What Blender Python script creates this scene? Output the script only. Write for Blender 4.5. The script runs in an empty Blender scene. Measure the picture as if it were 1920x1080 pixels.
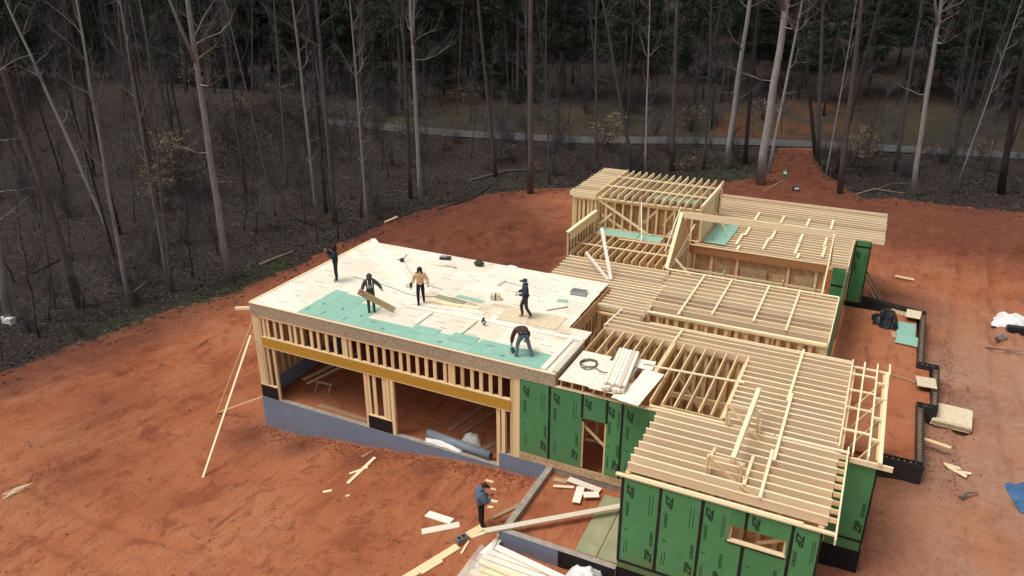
import bpy, math, random
from mathutils import Vector, Matrix, noise
random.seed(11)
S = bpy.context.scene
COL = S.collection
R = math.radians

# ------------------------------------------------------------------ camera, sky, sun, exposure
CAM_Z, FPX, PITCH, YAW = 18.0, 1441.5, R(23.1), R(26.0)
cd = bpy.data.cameras.new('camera'); cam = bpy.data.objects.new('camera', cd); COL.objects.link(cam)
cam.location = (0, 0, CAM_Z); cam.rotation_euler = (R(90) - PITCH, 0, YAW)
cd.sensor_width = 36; cd.lens = 36 * FPX / 1920; cd.clip_start = 0.1; cd.clip_end = 3000
S.camera = cam
SUN_EL, SUN_AZ = R(66), R(228)          # azimuth measured clockwise from +Y
w = bpy.data.worlds.new('World'); S.world = w; w.use_nodes = True
wn = w.node_tree; bg = wn.nodes['Background']
sky = wn.nodes.new('ShaderNodeTexSky'); sky.sky_type = 'NISHITA'; sky.sun_disc = False
sky.sun_elevation = SUN_EL; sky.sun_rotation = SUN_AZ; sky.dust_density = 4.0; sky.ozone_density = 1.0
hsv = wn.nodes.new('ShaderNodeHueSaturation'); hsv.inputs['Saturation'].default_value = 0.22
wn.links.new(sky.outputs[0], hsv.inputs['Color']); wn.links.new(hsv.outputs[0], bg.inputs['Color'])
bg.inputs['Strength'].default_value = 0.122
sd = bpy.data.lights.new('sun', 'SUN'); sd.energy = 1.2; sd.angle = R(20); sd.color = (1, 0.95, 0.86)
sun = bpy.data.objects.new('sun', sd); COL.objects.link(sun)
sdir = Vector((math.sin(SUN_AZ) * math.cos(SUN_EL), math.cos(SUN_AZ) * math.cos(SUN_EL), math.sin(SUN_EL)))
sun.rotation_euler = sdir.to_track_quat('Z', 'Y').to_euler(); sun.location = (0, 0, 60)
vs = S.view_settings; vs.view_transform = 'Standard'; vs.look = 'None'; vs.gamma = 1; vs.use_curve_mapping = False
vs.exposure = 0.35

# ------------------------------------------------------------------ pixels to places (camera geometry)
fw = Vector((-math.sin(YAW) * math.cos(PITCH), math.cos(YAW) * math.cos(PITCH), -math.sin(PITCH)))
rt = Vector((math.cos(YAW), math.sin(YAW), 0)); upv = rt.cross(fw); CAM = Vector((0, 0, CAM_Z))
hf = Vector((-math.sin(YAW), math.cos(YAW), 0))
def ray(x, y): return fw + rt * (x - 960) / FPX - upv * (y - 540) / FPX
def onz(x, y, z): d = ray(x, y); return CAM + d * ((z - CAM_Z) / d.z)
def sm(t): t = max(0., min(1., t)); return t * t * (3 - 2 * t)

# ------------------------------------------------------------------ materials
class G:
    def __init__(s, name):
        s.m = bpy.data.materials.new(name); s.m.use_nodes = True; s.t = s.m.node_tree
        s.b = s.t.nodes['Principled BSDF']; s.b.inputs['Specular IOR Level'].default_value = 0.25
    def n(s, k, **p):
        x = s.t.nodes.new('ShaderNode' + k)
        for a, v in p.items(): setattr(x, a, v)
        return x
    def l(s, a, b): s.t.links.new(a, b)
    def set(s, sock, v):
        if hasattr(v, 'is_linked') or isinstance(v, bpy.types.NodeSocket): s.l(v, sock)
        else: sock.default_value = v
    def math(s, op, a, b=0.0):
        x = s.n('Math', operation=op); s.set(x.inputs[0], a); s.set(x.inputs[1], b); return x.outputs[0]
    def coord(s, kind='Object', scale=(1, 1, 1)):
        c = s.n('TexCoord'); m = s.n('Mapping'); m.inputs['Scale'].default_value = scale
        s.l(c.outputs[kind], m.inputs['Vector']); return m.outputs[0]
    def noise(s, vec, scale, detail=4, rough=.6, dist=0.):
        x = s.n('TexNoise'); s.l(vec, x.inputs['Vector']); x.inputs['Scale'].default_value = scale
        x.inputs['Detail'].default_value = detail; x.inputs['Roughness'].default_value = rough
        x.inputs['Distortion'].default_value = dist; return x.outputs['Fac']
    def ramp(s, f, stops):
        x = s.n('ValToRGB'); s.l(f, x.inputs[0]); e = x.color_ramp.elements
        while len(e) < len(stops): e.new(.5)
        for i, (p, c) in enumerate(stops): e[i].position = p; e[i].color = (*c, 1) if len(c) == 3 else c
        return x.outputs[0]
    def mix(s, f, a, b, mode='MIX'):
        x = s.n('Mix', data_type='RGBA', blend_type=mode); s.set(x.inputs[0], f)
        s.set(x.inputs[6], (*a, 1) if isinstance(a, tuple) and len(a) == 3 else a)
        s.set(x.inputs[7], (*b, 1) if isinstance(b, tuple) and len(b) == 3 else b); return x.outputs[2]
    def bump(s, h, strength=.4, dist=.02):
        x = s.n('Bump'); x.inputs['Strength'].default_value = strength; x.inputs['Distance'].default_value = dist
        s.l(h, x.inputs['Height']); s.l(x.outputs[0], s.b.inputs['Normal'])
    def out(s, col, rough=.8):
        s.set(s.b.inputs['Base Color'], (*col, 1) if isinstance(col, tuple) and len(col) == 3 else col)
        s.set(s.b.inputs['Roughness'], rough); return s.m
    def rnd(s): return s.n('ObjectInfo').outputs['Random']
def k(c, f): return tuple(min(1, x * f) for x in c)
MAT = {}
def lumber(name, c, var=.22, sc=(1.2, 9, 9), knots=True):
    g = G(name); v = g.coord('Object', sc); r = g.rnd()
    off = g.n('VectorMath', operation='ADD'); g.l(v, off.inputs[0])
    cb = g.n('CombineXYZ'); g.l(g.math('MULTIPLY', r, 37.), cb.inputs[0]); g.l(g.math('MULTIPLY', r, 91.), cb.inputs[1]); g.l(cb.outputs[0], off.inputs[1])
    f = g.noise(off.outputs[0], 1.6, 5, .65, .6)
    col = g.ramp(f, [(.25, k(c, 1 - var)), (.5, c), (.75, k(c, 1 + var * .6))])
    tint = g.ramp(r, [(0, (.74, .67, .60)), (.2, (.95, .90, .84)), (.45, (1, .99, .96)), (.7, (.97, .88, .80)), (1, (1.1, 1.07, 1.0))])
    col = g.mix(1.0, col, tint, 'MULTIPLY')
    if knots:
        kn = g.noise(off.outputs[0], 3.3, 2, .4)
        col = g.mix(g.ramp(kn, [(.70, (0, 0, 0)), (.76, (1, 1, 1))]), col, k(c, .45))
    MAT[name] = g.out(col, .82); return MAT[name]
lumber('lumber', (.82, .635, .375)); lumber('lumber_pale', (.88, .75, .51), .12)
lumber('joist_wood', (.84, .675, .475), .15); lumber('lumber_white', (.88, .83, .73), .06, knots=False)
lumber('lumber_weathered', (.36, .24, .15), .3)
def osb(name, c, var=.3, scale=14):
    g = G(name); v = g.coord('Object'); r = g.rnd()
    vo = g.n('TexVoronoi'); g.l(v, vo.inputs['Vector']); vo.inputs['Scale'].default_value = scale; vo.inputs['Randomness'].default_value = 1
    sep = g.n('SeparateColor'); g.l(vo.outputs['Color'], sep.inputs[0])
    f = g.math('ADD', g.math('MULTIPLY', sep.outputs[0], .6), g.math('MULTIPLY', g.noise(v, 3, 5), .4))
    col = g.ramp(f, [(.15, k(c, 1 - var)), (.5, c), (.85, k(c, 1 + var * .7))])
    col = g.mix(1., col, g.ramp(r, [(0, (.85, .85, .85)), (1, (1.1, 1.08, 1.05))]), 'MULTIPLY')
    MAT[name] = g.out(col, .85); return MAT[name]
osb('osb_pale', (.70, .585, .40), .12, 10); osb('osb', (.50, .36, .21)); osb('osb_brown', (.56, .335, .165), .28, 9); osb('osb_grey', (.40, .33, .23), .35, 30)
# pale roof sheathing with printed dashes
g = G('deck'); v = g.coord('Object'); sx = g.n('SeparateXYZ'); g.l(v, sx.inputs[0]); r = g.rnd()
X_, Y_ = g.math('ADD', sx.outputs[0], g.math('MULTIPLY', r, 9.)), sx.outputs[1]
row = g.math('FLOOR', g.math('DIVIDE', g.math('ADD', Y_, .61), .407)); fy = g.math('FRACT', g.math('DIVIDE', g.math('ADD', Y_, .61), .407))
u = g.math('ADD', g.math('DIVIDE', X_, 1.35), g.math('MULTIPLY', row, .37)); fx = g.math('FRACT', u)
wnz = g.n('TexWhiteNoise', noise_dimensions='3D'); cx = g.n('CombineXYZ'); g.l(row, cx.inputs[0]); g.l(g.math('FLOOR', u), cx.inputs[1]); g.l(r, cx.inputs[2]); g.l(cx.outputs[0], wnz.inputs['Vector'])
msk = g.math('MULTIPLY', g.math('MULTIPLY', g.math('LESS_THAN', fx, .34), g.math('LESS_THAN', g.math('ABSOLUTE', g.math('SUBTRACT', fy, .5)), .06)), g.math('LESS_THAN', wnz.outputs['Value'], .55))
msk = g.math('MULTIPLY', msk, .6)
nz = g.noise(v, 2.2, 5); big = g.noise(g.coord('Generated', (1, 1, 1)), 1.1, 2)
col = g.ramp(nz, [(.25, (.76, .685, .545)), (.5, (.83, .765, .635)), (.8, (.87, .82, .70))])
col = g.mix(1., col, g.ramp(r, [(0, (.90, .89, .86)), (.5, (1, .99, .97)), (1, (1.04, 1.03, 1.02))]), 'MULTIPLY')
geo = g.n('NewGeometry'); wv = g.noise(geo.outputs['Position'], .9, 5, .65)
sy = g.n('SeparateXYZ'); g.l(geo.outputs['Position'], sy.inputs[0])      # bare, scuffed strip of sheathing behind the kerb frame
band = g.math('MULTIPLY', g.math('LESS_THAN', g.math('ABSOLUTE', g.math('SUBTRACT', sy.outputs[1], 25.5)), .95), g.math('LESS_THAN', g.math('ABSOLUTE', g.math('ADD', sy.outputs[0], 13.3)), 3.6))
col = g.mix(g.math('MULTIPLY', g.math('ADD', g.math('MULTIPLY', band, .8), .15), g.ramp(wv, [(.42, (0, 0, 0)), (.62, (1, 1, 1))])), col, (.62, .46, .28))
col = g.mix(msk, col, (.13, .12, .09)); MAT['deck'] = g.out(col, .8)
g = G('deck_teal'); v = g.coord('Object'); r = g.rnd()
col = g.ramp(g.noise(v, 2.5, 5), [(.3, (.245, .455, .345)), (.7, (.30, .52, .405))]); col = g.mix(1., col, g.ramp(r, [(0, (.9, .95, .95)), (1, (1.08, 1.05, 1.05))]), 'MULTIPLY')
MAT['deck_teal'] = g.out(col, .55)
g = G('zip_green'); v = g.coord('Object'); r = g.rnd()
col = g.ramp(g.noise(v, 1.6, 5), [(.3, (.072, .235, .092)), (.7, (.090, .272, .112))]); geo = g.n('NewGeometry'); sz = g.n('SeparateXYZ'); g.l(geo.outputs['Position'], sz.inputs[0]); mud = g.n('MapRange'); g.l(sz.outputs[2], mud.inputs[0]); mud.inputs[1].default_value = 1.7; mud.inputs[2].default_value = .6; mz = g.math('MULTIPLY', mud.outputs[0], g.ramp(g.noise(geo.outputs['Position'], 2.5, 6, .7), [(.42, (0, 0, 0)), (.66, (.8, .8, .8))])); col = g.mix(mz, col, (.26, .11, .06)); scf = g.noise(geo.outputs['Position'], 1.1, 6, .75); col = g.mix(g.ramp(scf, [(.62, (0, 0, 0)), (.76, (.2, .2, .2))]), col, (.14, .27, .16)); col = g.mix(1., col, g.ramp(r, [(0, (.9, .92, .92)), (1, (1.08, 1.06, 1.06))]), 'MULTIPLY')
MAT['zip_green'] = g.out(col, .5)
g = G('teal_faded'); MAT['teal_faded'] = g.out(g.ramp(g.noise(g.coord(), 1.5, 5), [(.35, (.26, .28, .16)), (.65, (.36, .34, .2))]), .7)
g = G('lvl_yellow'); col = g.ramp(g.noise(g.coord('Object', (3, 12, 12)), 1.5, 5, .7), [(.3, (.40, .215, .028)), (.7, (.55, .32, .05))]); MAT['lvl_yellow'] = g.out(col, .55)
g = G('lvl_red'); col = g.ramp(g.noise(g.coord('Object', (3, 9, 9)), 1.5, 5), [(.3, (.36, .155, .06)), (.7, (.46, .215, .09))]); MAT['lvl_red'] = g.out(col, .7)
g = G('waterproof_blue'); col = g.ramp(g.noise(g.coord(), .8, 6), [(.3, (.165, .205, .275)), (.7, (.205, .25, .33))])
geo = g.n('NewGeometry'); st = g.noise(geo.outputs['Position'], 2.2, 6, .7); col = g.mix(g.ramp(st, [(.58, (0, 0, 0)), (.75, (.5, .5, .5))]), col, (.24, .22, .22)); sz = g.n('SeparateXYZ'); g.l(geo.outputs['Position'], sz.inputs[0]); sl = g.math('ADD', sz.outputs[2], g.math('MULTIPLY', g.math('ADD', sz.outputs[0], 9.2), -.095)); mud = g.n('MapRange'); g.l(sl, mud.inputs[0]); mud.inputs[1].default_value = .45; mud.inputs[2].default_value = .0; col = g.mix(g.math('MULTIPLY', mud.outputs[0], g.ramp(g.noise(geo.outputs['Position'], 3, 6, .7), [(.45, (0, 0, 0)), (.66, (.6, .6, .6))])), col, (.27, .13, .08)); MAT['waterproof_blue'] = g.out(col, .6)
def plain(name, c, rough=.7, var=.12, sc=4., metal=0.):
    g = G(name); col = g.ramp(g.noise(g.coord(), sc, 4), [(.3, k(c, 1 - var)), (.7, k(c, 1 + var))]); MAT[name] = g.out(col, rough)
    g.b.inputs['Metallic'].default_value = metal; return MAT[name]
plain('black_coat', (.014, .014, .016), .5); plain('tape_black', (.018, .018, .02), .45); plain('ink', (.014, .03, .018), .6)
plain('ink_dark', (.05, .07, .06), .6); plain('concrete', (.33, .28, .23), .9, .25, 3); plain('block_grey', (.17, .17, .165), .9, .2, 12)
plain('foam_black', (.035, .03, .027), .7, .3); plain('roll_grey', (.20, .24, .28), .45); plain('wrap_white', (.78, .76, .72), .35, .06, 3)
plain('plastic_pale', (.62, .66, .66), .25, .1, 3); plain('tarp_black', (.02, .021, .025), .4, .3); plain('tarp_blue', (.05, .13, .26), .45, .25)
plain('metal_grey', (.35, .36, .36), .4, .1); plain('paper_white', (.8, .78, .74), .8, .05); plain('tool_dark', (.035, .035, .033), .5)
plain('tool_yellow', (.55, .38, .06), .5); plain('hose', (.10, .10, .07), .5); plain('rock', (.22, .18, .15), .9, .3)
plain('box_green', (.02, .16, .06), .5); plain('skin', (.45, .25, .17), .6); plain('hair', (.022, .014, .010), .6)
plain('cloth_navy', (.035, .05, .085), .9); plain('cloth_slate', (.022, .026, .034), .9); plain('cloth_black', (.014, .013, .014), .9); plain('cloth_grey', (.065, .068, .066), .9)
plain('cloth_tan', (.62, .40, .22), .9); plain('cloth_blue', (.10, .14, .19), .9, .2); plain('denim', (.13, .175, .20), .9); plain('cloth_olive', (.05, .045, .033), .9)
plain('cloth_brown', (.075, .036, .025), .9); plain('shoe', (.35, .25, .15), .8); plain('shoe_dark', (.03, .025, .02), .8); plain('cloth_white', (.7, .66, .58), .9)

# ------------------------------------------------------------------ object helpers
W = {}
def link(name, data, parent=None, M=Matrix.Identity(4)):
    o = bpy.data.objects.new(name, data); COL.objects.link(o); W[o] = M.copy()
    if parent is not None:
        o.parent = parent; o.matrix_local = W[parent].inverted() @ M
    else: o.matrix_local = M
    return o
def tag(o, label, cat, group=None):
    o['label'] = label; o['category'] = cat
    if group: o['group'] = group
    return o
def thing(name, label, cat, loc, group=None): return tag(link(name, None, None, Matrix.Translation(loc)), label, cat, group)
def struct(o): o['kind'] = 'structure'; return o
BOXF = [(0, 1, 3, 2), (4, 6, 7, 5), (0, 4, 5, 1), (2, 3, 7, 6), (0, 2, 6, 4), (1, 5, 7, 3)]   # -x +x -y +y -z +z
def boxv(lo, hi): return [(x, y, z) for x in (lo[0], hi[0]) for y in (lo[1], hi[1]) for z in (lo[2], hi[2])]
CUBES = {}
def cube(mat):
    if mat not in CUBES:
        me = bpy.data.meshes.new('board_' + mat); me.from_pydata(boxv((-.5,) * 3, (.5,) * 3), [], BOXF); me.materials.append(MAT[mat]); CUBES[mat] = me
    return CUBES[mat]
def frame(p0, p1, roll=0.):
    p0, p1 = Vector(p0), Vector(p1); x = (p1 - p0).normalized()
    z = Vector((0, 0, 1)) if abs(x.z) < .97 else Vector((0, 1, 0))
    y = z.cross(x).normalized(); z = x.cross(y)
    m = Matrix((x, y, z)).transposed().to_4x4()
    return Matrix.Translation((p0 + p1) / 2) @ m @ Matrix.Rotation(roll, 4, 'X'), (p1 - p0).length
def board(name, p0, p1, wd, ht, mat, parent=None, roll=0.):
    M, L = frame(p0, p1, roll)
    return link(name, cube(mat), parent, M @ Matrix.Diagonal((L, wd, ht, 1)))
class MB:
    def __init__(s): s.v = []; s.f = []; s.m = []; s.mats = []
    def mi(s, mat):
        if mat not in s.mats: s.mats.append(mat)
        return s.mats.index(mat)
    def box(s, lo, hi, mat, M=None, faces=None):
        b = len(s.v); vs = [Vector(v) for v in boxv(lo, hi)]
        s.v += [tuple(M @ v) if M else tuple(v) for v in vs]
        for i, f in enumerate(BOXF):
            s.f.append(tuple(b + q for q in f)); s.m.append(s.mi(faces.get(i, mat) if faces else mat))
    def beam(s, p0, p1, wd, ht, mat, roll=0.):
        M, L = frame(p0, p1, roll); s.box((-L / 2, -wd / 2, -ht / 2), (L / 2, wd / 2, ht / 2), mat, M)
    def tube(s, pts, rad, mat, n=6, cap=True):
        pts = [Vector(p) for p in pts]; b = len(s.v); mi = s.mi(mat); prev = None
        for i, p in enumerate(pts):
            d = (pts[min(i + 1, len(pts) - 1)] - pts[max(i - 1, 0)])
            d = d.normalized() if d.length > 1e-6 else Vector((0, 0, 1))
            a = prev if prev is not None else (Vector((1, 0, 0)) if abs(d.x) < .8 else Vector((0, 1, 0)))
            a = (a - d * a.dot(d)).normalized(); prev = a; c = d.cross(a)
            rr = rad[i] if isinstance(rad, (list, tuple)) else rad
            for q in range(n):
                t = 2 * math.pi * q / n; s.v.append(tuple(p + (a * math.cos(t) + c * math.sin(t)) * rr))
        for i in range(len(pts) - 1):
            for q in range(n):
                s.f.append((b + i * n + q, b + i * n + (q + 1) % n, b + (i + 1) * n + (q + 1) % n, b + (i + 1) * n + q)); s.m.append(mi)
        if cap:
            s.f.append(tuple(b + q for q in range(n))[::-1]); s.m.append(mi)
            e = b + (len(pts) - 1) * n; s.f.append(tuple(e + q for q in range(n))); s.m.append(mi)
    def quad(s, a, b_, c, d, mat):
        b = len(s.v); s.v += [tuple(a), tuple(b_), tuple(c), tuple(d)]; s.f.append((b, b + 1, b + 2, b + 3)); s.m.append(s.mi(mat))
    def tri(s, a, b_, c, mat):
        b = len(s.v); s.v += [tuple(a), tuple(b_), tuple(c)]; s.f.append((b, b + 1, b + 2)); s.m.append(s.mi(mat))
    def blob(s, c, r3, mat, seg=10, ring=7, amp=.15, seed=0, fr=2., M=None):
        b = len(s.v); mi = s.mi(mat); c = Vector(c)
        for i in range(ring + 1):
            th = math.pi * i / ring
            for j in range(seg):
                ph = 2 * math.pi * j / seg
                d = Vector((math.sin(th) * math.cos(ph), math.sin(th) * math.sin(ph), math.cos(th)))
                q = 1 + amp * noise.noise(d * fr + Vector((seed * 7.1, seed * 3.3, 0)))
                p = Vector((d.x * r3[0], d.y * r3[1], d.z * r3[2])) * q
                if M: p = M @ p
                s.v.append(tuple(c + p))
        for i in range(ring):
            for j in range(seg):
                s.f.append((b + i * seg + j, b + (i + 1) * seg + j, b + (i + 1) * seg + (j + 1) % seg, b + i * seg + (j + 1) % seg)); s.m.append(mi)
    def mesh(s, name, smooth=False):
        me = bpy.data.meshes.new(name); me.from_pydata(s.v, [], s.f)
        for m in s.mats: me.materials.append(MAT[m])
        if len(s.mats) > 1: me.polygons.foreach_set('material_index', s.m)
        if smooth: me.polygons.foreach_set('use_smooth', [True] * len(s.f))
        me.update(); return me
    def obj(s, name, parent=None, M=Matrix.Identity(4), smooth=False): return link(name, s.mesh(name, smooth), parent, M)
    def at(s, name, parent=None, origin=None, smooth=False):
        """vertices given in world space; the origin goes to the thing's own place"""
        if origin is None:
            xs = list(zip(*s.v)); origin = ((min(xs[0]) + max(xs[0])) / 2, (min(xs[1]) + max(xs[1])) / 2, min(xs[2]))
        o = Vector(origin); s.v = [(a - o.x, b - o.y, c - o.z) for a, b, c in s.v]
        return s.obj(name, parent, Matrix.Translation(o), smooth)

# ------------------------------------------------------------------ terrain
ROAD = [(-130, 74), (-90, 74.2), (-74, 74.5), (-62, 74.9), (-53, 75.3), (-44, 75.9), (-30.5, 78.6), (-19, 84), (-9.2, 87.3), (-3, 88.6), (5.1, 90.2), (13, 91.6), (40, 95), (90, 101), (150, 107)]
def road_y(x):
    for (a, b), (c, d) in zip(ROAD, ROAD[1:]):
        if x <= c: return b + (d - b) * (x - a) / (c - a)
    return ROAD[-1][1]
CLEAR = [(-41, 18), (-39.8, 23), (-38.8, 27), (-38.0, 30.5), (-36.3, 33.2), (-35.2, 37.5), (-34.3, 41.5), (-34, 46.5), (-33.2, 51.5), (-31, 57), (-27.5, 61), (-24, 63.5), (-17, 67), (-11.5, 70.5),
         (-9.6, 73), (-9.9, 86), (-6.8, 86), (-4.6, 75.5), (-.8, 69.5), (4.5, 69.8), (11, 70.2), (30, 72), (60, 62), (70, 0), (60, -60), (-60, -60), (-48, 0), (-43.5, 10)]
def clear_sd(x, y):
    ins = False; best = 1e9; n = len(CLEAR)
    for i in range(n):
        ax, ay = CLEAR[i]; bx, by = CLEAR[(i + 1) % n]
        if (ay > y) != (by > y) and x < (bx - ax) * (y - ay) / (by - ay) + ax: ins = not ins
        dx, dy = bx - ax, by - ay; t = max(0, min(1, ((x - ax) * dx + (y - ay) * dy) / (dx * dx + dy * dy)))
        best = min(best, math.hypot(x - ax - dx * t, y - ay - dy * t))
    return best if ins else -best
TRACKS = [(-40, 12, -27, 40, 1), (-33, 9, -24.5, 34, .8), (-30, 30, -12, 58, 1), (-32, 36, -15, 62, 1), (-28, 34, -14.5, 46, .9), (-35, 14, -12, 13.5, .7), (-30, 8, -26, 24, .8), (5.5, 22, 7, 62, 1), (9.5, 20, 6.5, 58, .9), (2, 52, 22, 66, 1), (2, 56, 24, 60, .8), (-12, 64, -8.3, 84, .8)]
def gz(x, y, fine=False):
    t = sm((x + 9.2) / -14.5); z = -1.55 * t
    if x < -24: z -= .045 * min(-24 - x, 30)
    z *= 1 - .5 * sm((y - 30) / 14)
    z += .12 * sm((x + 1) / 4)
    z -= .5 * sm((y - 60) / 8) * (1 - sm((y - 72) / 8))
    d = y - road_y(x)
    z = z * sm((abs(d) - 2.6) / 7) - .25 * (1 - sm((abs(d) - 2.6) / 7))
    if d > 3: z += 2.4 * sm((d - 3.5) / 9) + .07 * max(0, d - 14)
    z += 6.5 * sm((-50 - x) / 9) * sm((y - 46) / 14) * (1 - sm((y - 65) / 7))      # wooded knoll in front of the road
    # spoil bank behind the garage
    bx, by = (x + 27 - (y - 44) * .55), y - 44
    z += .75 * math.exp(-(bx / 3.2) ** 2) * math.exp(-(by / 10.) ** 2) * (1 if x < -14.5 else .0)
    if fine:
        for ax, ay, bx_, by_, dep in TRACKS:
            dx, dy = bx_ - ax, by_ - ay; L2 = dx * dx + dy * dy; t_ = ((x - ax) * dx + (y - ay) * dy) / L2
            if 0 < t_ < 1:
                q = ((x - ax) * dy - (y - ay) * dx) / math.sqrt(L2) + .35 * math.sin(t_ * 5 + ax)
                if abs(q) < 1.7:
                    e = min(1, t_ * 6, (1 - t_) * 6) * dep; a_ = abs(q) - .85
                    z += e * (-.24 * math.exp(-(a_ / .24) ** 2) + .13 * math.exp(-((abs(a_) - .46) / .18) ** 2)) * (.7 + .6 * noise.noise(Vector((x * .8, y * .8, 7))))
        z += .55 * max(0, noise.noise(Vector((x * .8, y * .8, 31))) + .15) * math.exp(-((x + 25 - (y - 44) * .4) / 5) ** 2 - ((y - 44) / 9) ** 2)
        z += .10 * noise.noise(Vector((x * .35, y * .35, 0))) + .05 * noise.noise(Vector((x * 1.1, y * 1.1, 4)))
        if abs(d) < 3: z = min(z, -.22)
        if -48 < x < 20: z += .035 * noise.noise(Vector((x * 2.4, y * 2.4, 9)))
        z += -.05 * max(0, math.sin((x * .82 + y * .25) * 2.6)) * max(0, noise.noise(Vector((x * .1, y * .1, 2)))) * 2
    return z
def hit(px, py, off=0.):
    z = 0
    for _ in range(8): p = onz(px, py, z); z = gz(p.x, p.y) + off
    return onz(px, py, z)
def ticks(spec):
    o = []
    for a, b, s in spec:
        n = max(1, round((b - a) / s)); o += [a + (b - a) * i / n for i in range(n)]
    return o + [spec[-1][1]]
gx = ticks([(-300, -110, 12), (-110, -48, 2.2), (-48, 12, .27), (12, 34, 1.0), (34, 120, 5), (120, 300, 12)])
gy = ticks([(-60, 8, 4), (8, 60, .27), (60, 72, .5), (72, 110, 1.1), (110, 180, 5), (180, 480, 15)])
vv = []; clr = []; damp = []; moss = []; bnk = []
DAMP = [(-25, 45, 5.5, 1.6), (-20, 40, 3.5, 1.3), (-27, 53, 5, 1.0), (-30, 47, 4, .8), (-18, 48, 3, .7), (-8.2, 79, 5, 1.2), (-8, 72.5, 5, 1.2), (-31, 20, 3, .5), (-28, 15.5, 2.5, .5), (3.9, 40, 1.0, .9), (4.6, 35, 1.4, 1.4), (4.4, 33.5, 1.1, 1.2), (4.1, 38, 1, 1.2), (3.9, 28.5, 1, 1.2), (1.9, 45.5, 1.6, 1.2), (2.5, 20, 1.2, .8), (3.9, 30, 1.1, .9), (2.2, 24, 1.2, .5), (2.6, 44.5, 2.2, .8), (-23.3, 20.9, 1.2, .9), (-20.5, 21.2, 1, 1), (-17, 21.1, .8, .9), (-14, 21, .7, .8), (6, 62, 8, 1.1), (-3, 62, 7, 1.0), (16, 61, 8, .9), (-8, 80, 5, .6), (-13, 66, 5, .7), (-38, 26, 4, .6), (-41, 20, 5, .8)]
MOSS = [(-36.6, 32.4, 2.6), (-37.4, 29.8, 2.0), (-36.5, 37, 2.2), (-39.5, 26.5, 1.6), (-8.8, 73, 2.5), (-13, 72, 3), (-30, 61, 3)]
for y in gy:
    for x in gx:
        vv.append((x, y, gz(x, y, True))); sdv = clear_sd(x, y) if -60 < x < 75 and y < 100 else -9
        clr.append(max(0., min(1., .5 + sdv / 3.)))
        damp.append(min(1., sum(a * math.exp(-((x - p) ** 2 + (y - q) ** 2) / s / s) for p, q, s, a in DAMP) + (.75 * (1 - sdv / 4.5) if 0 < sdv < 4.5 else 0)) if -50 < x < 40 and y < 88 else 0.)
        d_ = y - road_y(x); bnk.append(sm((d_ - 1) / 3) * (1 - sm((d_ - 11) / 5)) if x > -70 else 0.)
        moss.append(min(1., sum(math.exp(-((x - p) ** 2 + (y - q) ** 2) / s / s) for p, q, s in MOSS)))
nx = len(gx); ff = [(j * nx + i, j * nx + i + 1, (j + 1) * nx + i + 1, (j + 1) * nx + i) for j in range(len(gy) - 1) for i in range(nx - 1)]
me = bpy.data.meshes.new('ground'); me.from_pydata(vv, [], ff)
for nm, dat in (('clear', clr), ('damp', damp), ('moss', moss), ('bank', bnk)): me.attributes.new(nm, 'FLOAT', 'POINT').data.foreach_set('value', dat)
me.polygons.foreach_set('use_smooth', [True] * len(ff))
def clay(g, pos, dampf=None):
    n1 = g.noise(pos, .22, 4, .55); n2 = g.noise(pos, 1.3, 6, .65, .5); n3 = g.noise(pos, 7, 5, .7)
    col = g.ramp(n1, [(.3, (.315, .092, .038)), (.5, (.40, .135, .058)), (.72, (.46, .19, .095))])
    col = g.mix(g.ramp(n2, [(.33, (.7, .7, .7)), (.44, (0, 0, 0))]), col, (.20, .057, .027))
    col = g.mix(g.ramp(n3, [(.33, (.55, .55, .55)), (.42, (0, 0, 0))]), col, (.12, .034, .02))
    col = g.mix(g.ramp(n3, [(.62, (0, 0, 0)), (.75, (.4, .4, .4))]), col, (.42, .20, .12))
    n5 = g.noise(pos, 4.2, 3, .55, 1.2); col = g.mix(g.ramp(n5, [(.30, (.9, .9, .9)), (.345, (0, 0, 0))]), col, (.105, .032, .018))
    mpx = g.noise(pos, .55, 5, .7, .8); col = g.mix(g.ramp(mpx, [(.36, (.75, .75, .75)), (.46, (0, 0, 0))]), col, (.23, .064, .028))
    mp = g.n('Mapping'); mp.inputs['Rotation'].default_value = (0, 0, R(-14)); mp.inputs['Scale'].default_value = (2.6, .28, 1); g.l(pos, mp.inputs['Vector'])
    st = g.noise(mp.outputs[0], 1.0, 5, .6, .3); wm = g.noise(pos, .13, 3)
    col = g.mix(g.math('MULTIPLY', g.ramp(st, [(.30, (1, 1, 1)), (.44, (0, 0, 0))]), g.ramp(wm, [(.42, (0, 0, 0)), (.6, (.8, .8, .8))])), col, (.15, .043, .022))
    col = g.mix(g.math('MULTIPLY', g.ramp(st, [(.54, (0, 0, 0)), (.68, (1, 1, 1))]), g.ramp(wm, [(.4, (.1, .1, .1)), (.6, (.6, .6, .6))])), col, (.43, .185, .10))
    if dampf is not None:
        dm = g.math('MULTIPLY', dampf, g.math('ADD', g.math('MULTIPLY', n2, 1.4), .25))
        x = g.n('Clamp'); g.l(dm, x.inputs[0]); col = g.mix(g.math('MULTIPLY', x.outputs[0], .85), col, (.105, .030, .018))
    h = g.math('ADD', g.math('MULTIPLY', st, .5), g.math('ADD', g.math('MULTIPLY', n2, .6), g.math('MULTIPLY', n3, .35))); return col, h
g = G('ground'); pos = g.n('NewGeometry').outputs['Position']
def attr(nm): a = g.n('Attribute', attribute_name=nm); return a.outputs['Fac']
colc, h = clay(g, pos, attr('damp'))
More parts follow.
